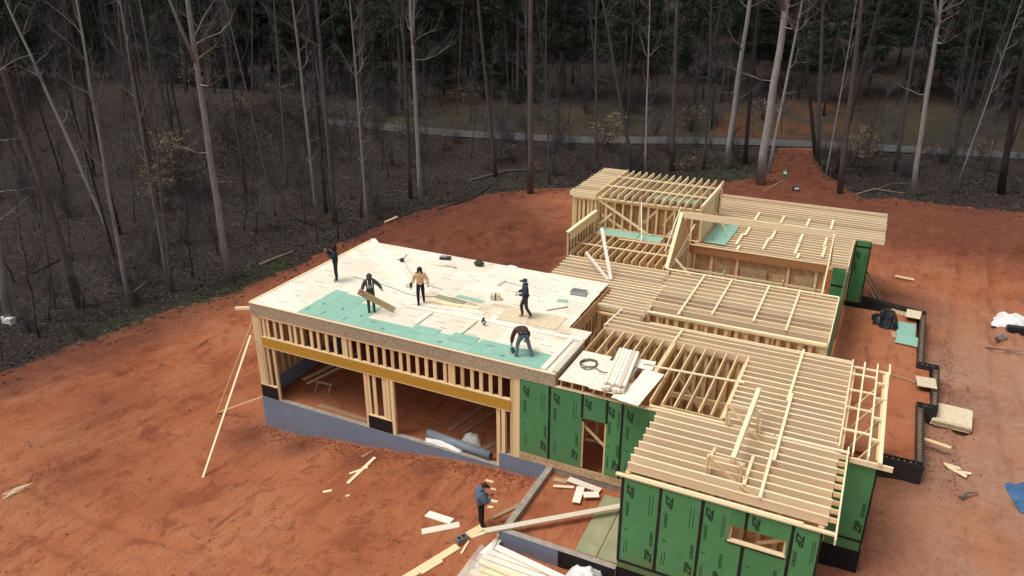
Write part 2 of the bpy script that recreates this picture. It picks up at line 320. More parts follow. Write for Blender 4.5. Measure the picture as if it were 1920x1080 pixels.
# right side of the plot is paler, drier soil
sp = g.n('SeparateXYZ'); g.l(pos, sp.inputs[0]); dry = g.n('MapRange'); g.l(sp.outputs[0], dry.inputs[0]); dry.inputs[1].default_value = 0; dry.inputs[2].default_value = 5
dn = g.math('MULTIPLY', dry.outputs[0], g.ramp(g.noise(pos, .3, 4), [(.30, (.35, .35, .35)), (.5, (1, 1, 1))])); 
near = g.n('MapRange'); g.l(sp.outputs[1], near.inputs[0]); near.inputs[1].default_value = 50; near.inputs[2].default_value = 38; dn = g.math('MULTIPLY', dn, near.outputs[0])
dn = g.math('MULTIPLY', dn, g.ramp(g.noise(pos, 3.5, 6, .7), [(.3, (.45, .45, .45)), (.6, (1, 1, 1))])); colc = g.mix(dn, colc, (.40, .225, .145))
lf = g.n('TexVoronoi'); g.l(pos, lf.inputs['Vector']); lf.inputs['Scale'].default_value = 9; sc_ = g.n('SeparateColor'); g.l(lf.outputs['Color'], sc_.inputs[0])
coll = g.ramp(sc_.outputs[0], [(0, (.012, .008, .006)), (.5, (.027, .0185, .0135)), (.85, (.050, .036, .027)), (1, (.085, .065, .05))])
coll = g.mix(g.ramp(g.noise(pos, .16, 4), [(.4, (0, 0, 0)), (.65, (.7, .7, .7))]), coll, (.028, .016, .012))
coll = g.mix(g.math('MULTIPLY', attr('moss'), g.ramp(g.noise(pos, 1.8, 5), [(.38, (0, 0, 0)), (.58, (1, 1, 1))])), coll, (.035, .047, .016))
# grassy and rusty bank beyond the road
bank = g.ramp(g.noise(pos, .09, 3), [(.42, (.038, .032, .020)), (.58, (.062, .046, .028)), (.68, (.13, .045, .017))]); coll = g.mix(g.math('MULTIPLY', attr('bank'), .85), coll, bank)
rw = g.n('MapRange'); g.l(g.math('ABSOLUTE', g.math('ADD', sp.outputs[0], 10.)), rw.inputs[0]); rw.inputs[1].default_value = 9; rw.inputs[2].default_value = 3; coll = g.mix(g.math('MULTIPLY', g.math('MULTIPLY', attr('bank'), rw.outputs[0]), g.ramp(g.noise(pos, .5, 5, .65), [(.42, (0, 0, 0)), (.62, (.6, .6, .6))])), coll, (.16, .055, .022))     # raw clay cut opposite the drive
f = g.math('ADD', attr('clear'), g.math('MULTIPLY', g.math('SUBTRACT', g.noise(pos, .9, 6, .7), .5), .8))
fm = g.ramp(f, [(.42, (0, 0, 0)), (.58, (1, 1, 1))])
MAT['ground'] = g.out(g.mix(fm, coll, colc), .95); g.bump(h, 1.0, .2)
me.materials.append(MAT['ground']); struct(link('ground', me))
g = G('fill'); pos = g.n('NewGeometry').outputs['Position']; c_, h = clay(g, pos); MAT['fill'] = g.out(g.mix(.25, c_, (.36, .13, .065)), .95); g.bump(h, .6, .07)
g = G('asphalt'); pos = g.n('NewGeometry').outputs['Position']; MAT['asphalt'] = g.out(g.ramp(g.noise(pos, .6, 6), [(.3, (.060, .058, .057)), (.7, (.095, .092, .088))]), .9)
mb = MB(); rp = []
for i in range(131):
    x = -130 + i * 2.1; y = road_y(x); t = Vector((2, road_y(x + 1) - road_y(x - 1), 0)).normalized(); nn = Vector((-t.y, t.x, 0)); rp.append((Vector((x, y, 0)), nn))
for (a, na), (b, nb) in zip(rp, rp[1:]):
    wa, wb = [1.75 + .35 * noise.noise(Vector((p_.x * .35, 3, 1))) for p_ in (a, b)]; q = [a - na * wa, b - nb * wb, b + nb * wb, a + na * wa]; mb.quad(*[Vector((p.x, p.y, -.25 + .10)) for p in q], 'asphalt')
struct(mb.obj('road'))

# ------------------------------------------------------------------ the house
HO = Vector((-11, 22, -1.6))
house = thing('house_under_construction', 'timber framed house under construction with green wall sheathing and open roof joists', 'house', HO)
HM = Matrix.Translation(HO)
def hb(name, p0, p1, wd, ht, mat, parent=None, roll=0.): return board(name, p0, p1, wd, ht, mat, parent or house, roll)
def hbox(name, lo, hi, mat, faces=None, parent=None):
    mb = MB(); c = [(a + b) / 2 for a, b in zip(lo, hi)]
    mb.box([a - b for a, b in zip(lo, c)], [a - b for a, b in zip(hi, c)], mat, None, faces)
    return mb.obj(name, parent or house, Matrix.Translation(c))
T2 = .045          # thickness of two-by lumber
def wall(axis, fix, a0, a1, z0, z1, studs=None, th=.14, mat='lumber', sheath=None, sheath_side=1, step=.406, name='wall_frame'):
    """a framed wall along x or y: plates are the wall_frame part, studs its children"""
    P = (lambda u, z: (u, fix, z)) if axis == 'x' else (lambda u, z: (fix, u, z))
    mb = MB(); mb.beam(P(a0, z1 - .02), P(a1, z1 - .02), th, .04, mat); mb.beam(P(a0, z1 - .058), P(a1, z1 - .058), th - .004, .04, mat)
    wf = mb.at(name, house, tuple(P((a0 + a1) / 2, z0))); hb('sole_plate', P(a0, z0 + .02), P(a1, z0 + .02), th, .04, mat, wf)
    if studs is None:
        n = max(1, int((a1 - a0) / step)); studs = [a0 + .03 + i * step for i in range(n + 1)]
        if a1 - studs[-1] > .1: studs.append(a1 - .03)
    for u in studs:
        if axis == 'x': hb('stud', (u, fix, z0 + .04), (u, fix, z1 - .082), T2 if False else th, T2, mat, wf)
        else: hb('stud', (fix, u, z0 + .04), (fix, u, z1 - .082), T2, th, mat, wf)
    if sheath:
        o = sheath_side * (th / 2 + .008)
        n = max(1, round((a1 - a0) / 1.22)); e = [a0 + (a1 - a0) * i / n for i in range(n + 1)]
        for u0, u1 in zip(e, e[1:]):
            if axis == 'x': hbox('sheathing_board', (u0 + .003, fix + o - .006, z0), (u1 - .003, fix + o + .006, z1), sheath)
            else: hbox('sheathing_board', (fix + o - .006, u0 + .003, z0), (fix + o + .006, u1 - .003, z1), sheath)
    return wf
# --- lettering shared by the panels
def text_mesh(s, size, shear=0., bold=.0, mat='ink'):
    c = bpy.data.curves.new('txt', 'FONT'); c.body = s; c.size = size; c.shear = shear; c.offset = bold; c.resolution_u = 2
    o = bpy.data.objects.new('txt', c); COL.objects.link(o); bpy.context.view_layer.update()
    m = bpy.data.meshes.new_from_object(o.evaluated_get(bpy.context.evaluated_depsgraph_get())); bpy.data.objects.remove(o); return m
ZIPM = text_mesh('ZIP', .29, .3, .010); SYSM = text_mesh('system', .19, .2, .003); NUMS = [text_mesh(t, .15, 0, .002) for t in ('5', '8', '3')]
def add_mesh(mb, me, M, mat):
    b = len(mb.v); mb.v += [tuple(M @ v.co) for v in me.vertices]
    for p in me.polygons: mb.f.append(tuple(b + i for i in p.vertices)); mb.m.append(mb.mi(mat))
def let_mesh(key, me=None, box=None):
    if key not in LET:
        mb = MB()
        if me is not None: add_mesh(mb, me, Matrix.Identity(4), 'ink')
        else: mb.box(*box, 'ink')
        LET[key] = mb.mesh('lettering' if me is not None else 'printed_line')
    return LET[key]
def lettering(panel, c, wd, ht, var, top=True, bottom=True):
    """print on the outer face of an upright panel: x right, z up, facing -y"""
    Dn = Matrix(((0, 1, 0), (0, 0, -1), (-1, 0, 0))).to_4x4(); Up = Matrix(((0, -1, 0), (0, 0, -1), (1, 0, 0))).to_4x4()
    def put(x, z, rot, key, me): link('lettering', let_mesh(key, me), panel, Matrix.Translation((c[0] + x, c[1], c[2] + z)) @ rot)
    def line(x, z0, z1):
        L = round(z1 - z0, 2); link('printed_line', let_mesh(('l', L), None, ((-.009, -.001, -L / 2), (.009, .001, L / 2))), panel, Matrix.Translation((c[0] + x, c[1], c[2] + (z0 + z1) / 2)))
    if top:
        put(-wd * .36, ht / 2 - min(.22, ht * .15), Dn, 'zip', ZIPM)
        if ht > 1.7:
            put(-wd * .36, ht / 2 - .84, Dn, 'sys', SYSM)
            for i in range(2): line(wd * (.24 + .08 * i), ht / 2 - 1.15 + .08 * i, ht / 2 - .38)
    if bottom:
        put(wd * .40, -ht / 2 + .28, Up, 'zip', ZIPM); put(wd * .40, -ht / 2 + .88, Up, 'sys', SYSM)
        for i in range(2): line(-wd * (.34 - .07 * i), -ht / 2 + .35, -ht / 2 + .78 + .1 * i)
        put(-wd * .36, -ht / 2 + 1.3, Dn, var % 3, NUMS[var % 3])
LET = {}
pn = [0]
def zip_panel(x0, x1, Y, z0, z1, top=True, bottom=True, th=.014):
    """green coated sheathing, brown on the inner side, with its print"""
    o = hbox('sheathing_panel', (x0 + .002, Y - th, z0), (x1 - .002, Y, z1), 'osb_brown', {2: 'zip_green', 0: 'zip_green', 1: 'zip_green'})
    pn[0] += 1
    if top or bottom: lettering(o, ((x0 + x1) / 2, Y - th - .003, (z0 + z1) / 2), x1 - x0, z1 - z0, pn[0], top, bottom)
    return o
def tape(p0, p1, wd=.095):
    """black seam tape with little wrinkles, on a wall facing -y"""
    p0, p1 = Vector(p0), Vector(p1); L = (p1 - p0).length; n = max(2, int(L / .25)); mb = MB(); d = (p1 - p0).normalized(); s = Vector((d.z, 0, -d.x))
    prev = None
    for i in range(n + 1):
        c = p0 + d * L * i / n; wv = wd / 2 * random.uniform(.85, 1.12); a, b = c - s * wv, c + s * wv
        if prev: mb.quad(prev[0], prev[1], b, a, 'tape_black')
        prev = (a, b)
    o = mb.at('seam_tape', house, tuple((p0 + p1) / 2)); return o

# --- foundation walls
hbox('foundation_wall', (-23.2, 21.93, -2.3), (-11.25, 22.15, 0), 'concrete', {2: 'waterproof_blue', 0: 'waterproof_blue'})
hbox('foundation_wall', (-11.247, 21.925, -1.6), (-9.25, 22.15, .645), 'concrete', {2: 'waterproof_blue', 0: 'waterproof_blue'})
hbox('foundation_wall', (-23.203, 22.153, -2.2), (-22.98, 30.6, .6), 'waterproof_blue')
hbox('foundation_wall', (-22.97, 30.38, -2.2), (-10, 30.6, .6), 'waterproof_blue')
hbox('foundation_wall', (-9.25, 18.23, -.9), (-9.02, 22.1, .64), 'concrete')
hbox('foundation_wall', (-9.25, 18.0, -.9), (-7.15, 18.225, .65), 'concrete', {2: 'waterproof_blue', 0: 'waterproof_blue'})
hbox('foundation_wall', (-7.147, 18.0, -.9), (-5.24, 18.225, .647), 'concrete', {2: 'black_coat'})
hbox('foundation_wall', (-5.235, 18.14, -.6), (.30, 18.36, .70), 'concrete', {2: 'black_coat', 1: 'black_coat'})
hbox('foundation_wall', (.08, 18.363, -.6), (.303, 21.7, .70), 'concrete', {1: 'black_coat'})
hbox('foundation_wall', (.306, 21.76, -.4), (1.52, 21.98, .95), 'concrete', {2: 'black_coat', 1: 'black_coat'})
hbox('foundation_wall', (1.30, 21.983, -.4), (1.523, 27.6, .95), 'concrete', {1: 'black_coat'})
hbox('foundation_wall', (-10.4, 21.97, -.2), (-5.24, 22.15, .64), 'concrete')
for lo, hi in (((-22.97, 22.16, -.4), (-10.1, 30.37, -.12)), ((-9.01, 18.24, -.4), (-5.25, 21.92, .42)), ((-10.0, 22.2, -.4), (1.29, 33.7, .55)), ((-13.3, 28.6, -.5), (-10.05, 47, .553)), ((-10.04, 33.71, -.5), (.3, 47.5, .55)), ((-5.2, 18.37, -.4), (.07, 22.15, .545))):
    struct_o = hbox('floor_fill', lo, hi, 'fill')

# --- garage front
YG = 21.95
for x in (-23.09, -22.98, -22.87, -22.76): hb('post', (x, YG + .07, .60), (x, YG + .07, 3.97), .14, .105, 'lumber')
hb('post', (-22.55, YG + .072, .60), (-22.55, YG + .072, 2.58), .14, .05, 'lumber'); hb('post', (-22.20, YG + .075, 0), (-22.20, YG + .075, 2.56), .15, .09, 'lumber')
hb('plate', (-23.15, YG + .07, .62), (-22.25, YG + .07, .62), .14, .04, 'lumber')
for a, b in ((-23.15, -22.25), (-17.34, -16.17)): hbox('damp_proof_base', (a, YG - .012, 0.002), (b, YG + .1, .60), 'black_coat')
for x, z0, wd in ((-17.39, 0, .09), (-16.09, 0, .14), (-17.27, .64, .05), (-16.97, .64, .05), (-16.5, .64, .05), (-16.3, .64, .12)): hb('post', (x, YG + .075, z0), (x, YG + .075, 2.56), .15, wd, 'lumber')
hb('plate', (-17.33, YG + .07, .62), (-16.17, YG + .07, .62), .14, .04, 'lumber')
for x, z0, wd in ((-11.31, 0, .05), (-11.07, .65, .16)): hb('post', (x, YG + .075, z0), (x, YG + .075, 2.6), .15, wd, 'lumber')
for x, wd in ((-10.72, .09), (-10.61, .09), (-10.47, .14)): hb('post', (x, YG + .075, .65), (x, YG + .075, 4.08), .15, wd, 'lumber')
hb('plate', (-22.73, YG + .07, 2.585), (-10.78, YG + .07, 2.585), .15, .045, 'lumber')
hb('header_beam', (-22.73, YG + .068, 2.82), (-10.78, YG + .068, 2.82), .14, .42, 'lvl_yellow')
wf = MB(); wf.beam((-22.73, YG + .07, 3.055), (-10.78, YG + .07, 3.055), .15, .045, 'lumber'); wf.beam((-22.71, YG + .07, 3.99), (-10.78, YG + .07, 3.99), .15, .045, 'lumber'); wf.beam((-23.15, YG + .07, 4.05), (-10.4, YG + .07, 4.05), .145, .07, 'lumber')
wf = wf.at('wall_frame', house, (-16.7, YG + .07, 3.03))
for x in [-22.57, -22.35, -21.96, -21.61, -21.13, -20.86, -20.5, -20.0, -19.64, -19.21, -18.78, -18.36, -18.24, -18.02, -17.6, -17.15, -16.77, -16.37, -15.98, -15.59, -15.23, -14.82, -14.41, -14.03, -13.58, -13.36, -13.21, -12.82, -12.4, -12.02, -11.62, -11.22]:
    hb('stud', (x, YG + .07, 3.075), (x, YG + .07, 3.97), .14, .055, 'lumber', wf)
# fascia boards
for a, b in ((-23.15, -18.2), (-18.19, -13.3), (-13.29, -9.0)): hbox('fascia_board', (a, YG - .03, 4.09), (b, YG, 4.575), 'osb_grey')
hb('drip_edge', (-23.16, YG - .01, 4.60), (-9.0, YG - .01, 4.60), .07, .035, 'lumber_pale')
hbox('fascia_board', (-23.18, YG + .003, 4.09), (-23.155, 30.6, 4.575), 'osb_grey'); hb('drip_edge', (-23.15, YG + .03, 4.602), (-23.15, 30.6, 4.602), .10, .05, 'lumber_pale')
hbox('fascia_board', (-9.0, YG, 4.12), (-8.975, 24.75, 4.575), 'osb_grey')
hbox('fascia_board', (-9.93, 24.9, 4.1), (-9.905, 30.25, 4.575), 'osb_brown')
# garage side and back walls
wall('y', -23.07, 22.1, 30.5, .6, 4.09, sheath='osb', sheath_side=-1)
wall('x', 30.45, -22.9, -10.1, .6, 4.09, sheath='osb_brown', sheath_side=1, step=.61)
wall('y', -9.98, 24.95, 30.3, .6, 4.09, th=.14, sheath='osb_brown', sheath_side=-1)
hb('diagonal_brace', (-9.86, 25.2, 1.6), (-9.86, 29.8, 3.9), .04, .12, 'lumber')
wall('x', 28.62, -9.85, -8.75, .6, 4.1, studs=[-9.8, -9.3, -8.8])
# roof joists seen under the garage roof edge
for i in range(20): hb('joist', (-22.9 + i * .66, 22.15, 4.33), (-22.9 + i * .66, 30.3, 4.33), .05, .4, 'joist_wood')
# roof sheathing, staggered full sheets
ny = 7; y0 = 21.97
for j in range(ny):
    ya, yb = y0 + j * 1.228, y0 + (j + 1) * 1.228; x = -23.1 - (1.22 if j % 2 else 0)
    xr = -9.02 if yb < 24.7 else -9.90 - .03 * j
    if j == 2: xr = -9.02
    while x < xr - .05:
        xa, xb = max(x, -23.1), min(x + 2.44, xr)
        if xb - xa > .08:
            o = hbox('roof_sheathing', (xa + .004, ya + .004, 4.582), (xb - .004, min(yb, 30.57) - .004, 4.6 + random.uniform(0, .003)), 'deck')
        x += 2.44
# green roof sheets laid along the front of the garage roof
def roof_sheet(x0, x1, y0, y1, z, rot=0., parent=house, marks=True, name='coated_roof_sheet', mat='deck_teal'):
    mb = MB(); a, b = (x1 - x0) / 2, (y1 - y0) / 2; mb.box((-a, -b, -.006), (a, b, .006), 'osb', None, {5: mat})
    M = Matrix.Translation(((x0 + x1) / 2, (y0 + y1) / 2, z)) @ Matrix.Rotation(rot, 4, 'Z'); o = mb.obj(name, parent, M)
    if marks:
        Rz = Matrix.Rotation(R(90) if b > a else 0, 4, 'Z'); L = max(a, b); s = min(a, b); T = M @ Matrix.Translation((0, 0, .009)) @ Rz
        for key, me, x, y, f in (('sys_t', SYSM, -L * .75, s * .35, .6), ('zip_t', ZIPM, -L * .2, -s * .55, .45)):
            if key not in LET:
                lm = MB(); add_mesh(lm, me, Matrix.Identity(4), 'ink_dark'); LET[key] = lm.mesh('lettering')
            link('lettering', LET[key], o, T @ Matrix.Translation((x, y, 0)) @ Matrix.Scale(f, 4))
    return o
roof_sheet(-20.64, -19.98, 22.02, 24.62, 4.612); roof_sheet(-19.97, -18.81, 22.02, 24.46, 4.613); roof_sheet(-18.80, -17.72, 22.02, 23.95, 4.612)
for a, b, d in ((-17.71, -15.02, 22.87), (-15.01, -12.58, 22.98), (-12.57, -9.62, 23.2)): roof_sheet(a, b, 22.02, d, 4.612)
roof_sheet(-15.55, -14.4, 22.6, 23.18, 4.626, marks=False); roof_sheet(-13.8, -12.7, 22.6, 23.25, 4.626, marks=False)
# kerb frame of flat boards on the garage roof
for p0, p1 in (((-16.9, 24.52, 4.64), (-13.0, 24.66, 4.64)), ((-12.98, 24.66, 4.64), (-9.05, 24.78, 4.64)), ((-15.62, 23.2, 4.64), (-15.62, 24.4, 4.64)), ((-13.6, 23.2, 4.64), (-13.58, 24.5, 4.64)), ((-9.52, 22.05, 4.65), (-9.5, 24.6, 4.65)), ((-9.06, 22.02, 4.66), (-9.06, 24.68, 4.66)), ((-16.9, 24.85, 4.625), (-13.6, 25.3, 4.625))):
    hb('kerb_board', p0, p1, .2, .06 if p0[2] > 4.63 else .03, 'lumber_white')

# --- green wall right of the garage, with a door
ZT, ZB = 4.09, .97
zip_panel(-10.38, -9.20, YG, ZB, ZT); zip_panel(-9.20, -7.95, YG, ZB, ZT); zip_panel(-7.95, -7.04, YG, 3.12, ZT, True, False)
zip_panel(-7.04, -6.48, YG, ZB, ZT, True, True); zip_panel(-6.48, -5.22, YG, ZB, ZT)
for x, z in ((-9.2, ZB), (-7.95, 3.12), (-7.04, 3.12), (-6.48, ZB)): tape((x, YG - .019, z), (x, YG - .019, ZT))
tape((-7.95, YG - .021, 3.05), (-7.82, YG - .021, 3.0), .1)
hbox('sill_board', (-10.40, YG - .02, .65), (-7.8, YG + .02, .965), 'osb'); hbox('sill_board', (-7.795, YG - .02, .65), (-5.24, YG + .02, .965), 'osb')
hb('door_jamb', (-7.95, YG + .06, .97), (-7.95, YG + .06, 3.1), .12, .04, 'lumber'); hb('door_jamb', (-7.05, YG + .06, .97), (-7.05, YG + .06, 3.1), .12, .04, 'lumber')
hb('diagonal_brace', (-7.95, YG + .15, 2.75), (-6.9, YG + .15, 1.9), .04, .1, 'lumber')
wall('x', YG + .09, -10.3, -7.98, .97, 4.08, step=.406); wall('x', YG + .09, -7.02, -3.2, .97, 4.08)
hb('plate', (-9.0, YG + .04, 4.115), (-5.2, YG + .04, 4.115), .15, .04, 'lumber_pale')

# --- near wing
YN = 18.12
edges = [-5.22, -4.06, -2.845, -1.63, -.415, .32]
for i, (a, b) in enumerate(zip(edges, edges[1:])):
    if i in (2, 3): continue
    zip_panel(a, b, YN, ZB, ZT)
# window cut across the third and fourth panels
zip_panel(-2.845, -2.05, YN, ZB, ZT); zip_panel(-2.05, -1.63, YN, 3.47, ZT, False, False); zip_panel(-1.63, -.53, YN, 3.47, ZT, True, False); zip_panel(-.53, -.415, YN, ZB, ZT, False, False)
zip_panel(-2.05, -1.63, YN, ZB, 2.93, False, False); zip_panel(-1.63, -.53, YN, ZB, 2.93, False, True)
for x in edges[1:5]:
    if x == -1.63: tape((x, YN - .019, 3.47), (x, YN - .019, ZT)); tape((x, YN - .019, ZB), (x, YN - .019, 2.93))
    else: tape((x, YN - .019, ZB), (x, YN - .019, ZT))
tape((-5.2, YN - .019, ZB), (-5.2, YN - .019, ZT), .1); tape((-5.22, YN - .022, ZB), (.32, YN - .022, ZB)); tape((-2.12, YN - .022, 2.91), (-.5, YN - .022, 2.89), .1)
tape((.29, YN - .019, ZB), (.29, YN - .019, ZT), .06)
for a, b in ((-5.22, -2.5), (-2.495, .32)): hbox('sill_panel', (a, YN - .012, .70), (b, YN + .002, ZB - .01), 'zip_green')
hb('window_sill', (-2.08, YN + .03, 2.945), (-.5, YN + .03, 2.945), .16, .04, 'lumber_pale')
hb('window_trim', (-2.06, YN + .07, 2.97), (-2.06, YN + .07, 3.47), .14, .04, 'lumber'); hb('window_trim', (-.52, YN + .07, 2.97), (-.52, YN + .07, 3.47), .14, .04, 'lumber')
hb('diagonal_brace', (-1.3, YN + .22, 2.93), (-.45, YN + .22, 3.4), .04, .1, 'lumber')
wall('x', YN + .075, -5.2, .3, .97, 4.08, studs=[-5.17 + .406 * i for i in range(14) if not (-2.0 < -5.17 + .406 * i < -.55)])
hb('plate', (-5.43, YN + .0, 4.12), (.63, YN + .0, 4.12), .13, .05, 'lumber_pale'); hb('plate', (-5.0, YN + .03, 4.165), (-.2, YN + .03, 4.165), .09, .035, 'lumber_pale')
wall('y', -5.14, 18.3, 21.9, .97, 4.09, sheath='osb_brown', sheath_side=-1); wall('y', .24, 18.3, 21.7, .97, 4.09, sheath='osb_brown', sheath_side=1)
wall('x', 20.0, -5.0, .1, .56, 4.1, studs=[-4.9 + .5 * i for i in range(9)], sheath='osb_brown')
ys = [18.36 + .3925 * i for i in range(9)]
IJ = {}
def ijoist(mat):
    # pale flanges paint in the lit top edge, web near-solid; unit sized, shared
    if mat not in IJ:
        mb = MB(); mb.box((-.5, -.5, .37), (.5, .5, .5), 'lumber_pale'); mb.box((-.5, -.5, -.5), (.5, .5, -.37), 'lumber_pale'); mb.box((-.499, -.4, -.369), (.499, .4, .369), mat); IJ[mat] = mb.mesh('joist')
    return IJ[mat]
def jst(p0, p1, ht=.30, mat='joist_wood', wd=.06, name='joist', wob=.012):
    d = random.uniform(-wob, wob); z = p0[2] - ht / 2
    M, L = frame((p0[0], p0[1] + d, z), (p1[0], p1[1] + random.uniform(-wob, wob), z + random.uniform(-.01, .01)))
    return link(name, ijoist(mat), house, M @ Matrix.Rotation(random.uniform(-.05, .05), 4, 'X') @ Matrix.Diagonal((L + random.uniform(-.05, .03), wd, ht, 1)))
    return hb(name, (p0[0], p0[1] + d, z), (p1[0], p1[1] + random.uniform(-wob, wob), z + random.uniform(-.01, .01)), wd, ht, mat)
for y in ys: jst((-5.2 + random.uniform(-.03, .03), y, 4.45), (.39, y, 4.45)); hb('lookout', (.395, y, 4.37), (.585, y, 4.37), T2, .14, 'lumber')
hb('rake_board', (.61, 17.45, 4.40), (.61, 21.95, 4.40), .045, .18, 'lumber_pale')
hb('plate', (-5.5, 21.66, 4.44), (-1.5, 21.68, 4.44), .1, .05, 'lumber_pale'); hb('plate', (-1.47, 21.68, 4.44), (.66, 21.69, 4.44), .1, .05, 'lumber_pale')
hb('rim_board', (-5.2, 21.56, 4.27), (.3, 21.58, 4.27), T2, .30, 'joist_wood'); hb('rim_board', (-5.2, 21.89, 4.33), (-3.2, 21.89, 4.33), T2, .22, 'lumber')
# braces lying across the near joists
for x, ya, yb, z in ((-3.04, 19.6, 20.12, 4.5), (-1.9, 18.7, 20.2, 4.49), (-1.40, 18.3, 20.78, 4.49), (-1.32, 20.2, 24.4, 4.515), (-1.43, 23.85, 27.97, 4.49)):
    hb('tie_board', (x, ya, z), (x + random.uniform(-.04, .04), yb, z), .09, .04, 'lumber_pale')
# raised beam on two trestles
tb = hb('raised_beam', (-2.32, 18.95, 5.02), (-2.24, 22.45, 5.45), .13, .2, 'lumber_pale')
for y, zt in ((19.0, 4.93), (21.6, 5.2)):
    for x in (-3.0, -2.05): hb('trestle_post', (x, y, 4.0), (x, y, zt), .04, .14, 'lumber'); hb('trestle_post', (x + .09, y - .06, 4.1), (x + .09, y - .06, zt - .35), .04, .1, 'lumber_pale')
    hb('trestle_rail', (-3.04, y + .03, zt - .02), (-1.98, y + .03, zt - .02), .04, .1, 'lumber_pale'); hb('trestle_brace', (-2.95, y - .04, zt - .05), (-1.8, y - .3, 4.25), .03, .08, 'lumber')

# --- middle: open bay with joists running back, closed bays with joists running across
for i in range(15):
    x = -8.8 + .404 * i
    if abs(x + 5.97) < .1:
        for dx in (-.05, 0, .05): hb('joist', (-5.97 + dx, 22.0, 4.31), (-5.97 + dx, 26.5, 4.31), .047, .31, 'lumber')
    else: hb('joist', (x, 21.98, 4.31), (x + random.uniform(-.02, .02), 26.52, 4.31), T2, .28, 'lumber')
hb('tie_board', (-6.5, 24.22, 4.48), (-2.95, 24.48, 4.48), .09, .04, 'lumber_pale')
hb('rim_board', (-8.85, 26.57, 4.30), (.3, 26.66, 4.30), T2, .30, 'joist_wood'); hb('rim_board', (-3.17, 21.95, 4.31), (-3.17, 26.55, 4.31), .05, .3, 'lumber_pale')
for y in [22.05, 22.4, 22.8, 23.2, 23.54, 23.89, 24.25, 24.67, 25.06, 25.43, 25.84, 26.24]: jst((-3.14, y, 4.45), (.31, y, 4.45))
for y in [26.95, 27.34, 27.68]: jst((-8.9 + random.uniform(0, .1), y, 4.46), (.31, y, 4.45))
for y in [28.0, 28.4]: jst((-8.85, y, 4.46), (-7.8, y, 4.46))
hb('rim_board', (-8.9, 26.75, 4.42), (-8.75, 28.65, 4.42), .06, .1, 'lumber_pale')
hb('tie_board', (-5.98, 26.4, 4.49), (-5.93, 27.75, 4.49), .09, .04, 'lumber_pale'); hb('tie_board', (-7.3, 27.72, 4.475), (.3, 27.74, 4.475), .1, .045, 'lumber_pale')
hb('rim_board', (-10.15, 28.66, 4.41), (-8.8, 28.6, 4.41), .05, .12, 'lumber_pale')
wall('x', 26.7, -8.8, -3.3, .56, 4.14, sheath='osb_brown', sheath_side=1); wall('y', -3.25, 22.15, 26.55, .56, 4.14, sheath='osb_brown', sheath_side=1)
wall('y', -6.0, 22.3, 26.5, .56, 4.1, sheath='osb_brown', sheath_side=1, step=.61)
wall('x', 27.78, -8.8, .3, .56, 4.14, th=.12); wall('x', 24.3, -8.7, -6.1, .56, 4.1, step=.5)
hb('diagonal_brace', (-9.7, 25.6, 3.9), (-8.5, 28.3, 2.2), .04, .1, 'lumber'); hb('diagonal_brace', (-9.8, 26.5, 4.0), (-9.0, 24.9, 3.2), .04, .1, 'lumber')
hb('diagonal_brace', (-5.6, 25.9, 3.4), (-4.2, 25.9, 1.6), .04, .09, 'lumber'); hb('diagonal_brace', (-5.2, 23.2, 2.6), (-3.6, 23.6, 1.3), .04, .09, 'lumber')
hb('header_beam', (-5.6, 24.6, 3.3), (-3.4, 24.65, 3.3), .08, .2, 'lumber'); hb('ladder_rail', (-4.5, 24.4, .6), (-4.4, 24.6, 3.2), .05, .09, 'lumber_pale')
# small sheathed deck beside the garage roof
hbox('roof_sheathing', (-8.86, 21.88, 4.455), (-7.72, 24.3, 4.472), 'deck'); hbox('roof_sheathing', (-7.71, 21.8, 4.455), (-6.6, 24.0, 4.472), 'deck')
# --- lean-to bay on the east side
for x, ya, yb in ((.335, 21.9, 28.0), (.74, 21.75, 28.0), (1.17, 21.7, 28.05), (1.57, 27.4, 28.2)): hb('joist', (x, ya, 4.40), (x, yb, 4.40), .05, .14, 'lumber_pale')
for x, ya, yb in ((1.5, 21.6, 26.4), (1.51, 26.41, 27.6)): hb('plate', (x, ya, 4.36), (x, yb, 4.36), .12, .1, 'lumber_pale')
for y in (26.95, 25.72, 24.48, 23.03): hb('blocking', (.36, y, 4.42), (1.15, y, 4.42), .09, .045, 'lumber_pale')
for y in (26.6, 25.48, 24.15, 22.8): hb('blocking', (1.19, y, 4.40), (1.56, y, 4.40), .09, .09, 'lumber_pale')
hb('header_beam', (.68, 21.70, 4.22), (1.87, 21.68, 4.22), .06, .17, 'lumber_pale'); hb('plate', (.3, 27.75, 4.3), (1.55, 27.75, 4.3), .1, .05, 'lumber_pale')
wall('y', 1.46, 21.9, 27.6, .97, 4.3, sheath=None); wall('y', .40, 22.0, 27.7, .97, 4.25, sheath='osb_brown', sheath_side=-1)
for k_ in range(4): hb('diagonal_brace', (.42, 22.0 + 1.35 * k_, 3.2), (1.40, 23.2 + 1.35 * k_, 4.1), .04, .09, 'lumber')
zip_panel(.42, 1.50, 21.76, 1.36, 4.12, False, True); hbox('sill_panel', (.42, 21.748, .955), (1.5, 21.762, 1.345), 'zip_green'); tape((.42, 21.738, 1.35), (1.5, 21.738, 1.35)); tape((1.48, 21.741, .95), (1.48, 21.741, 4.1), .06)

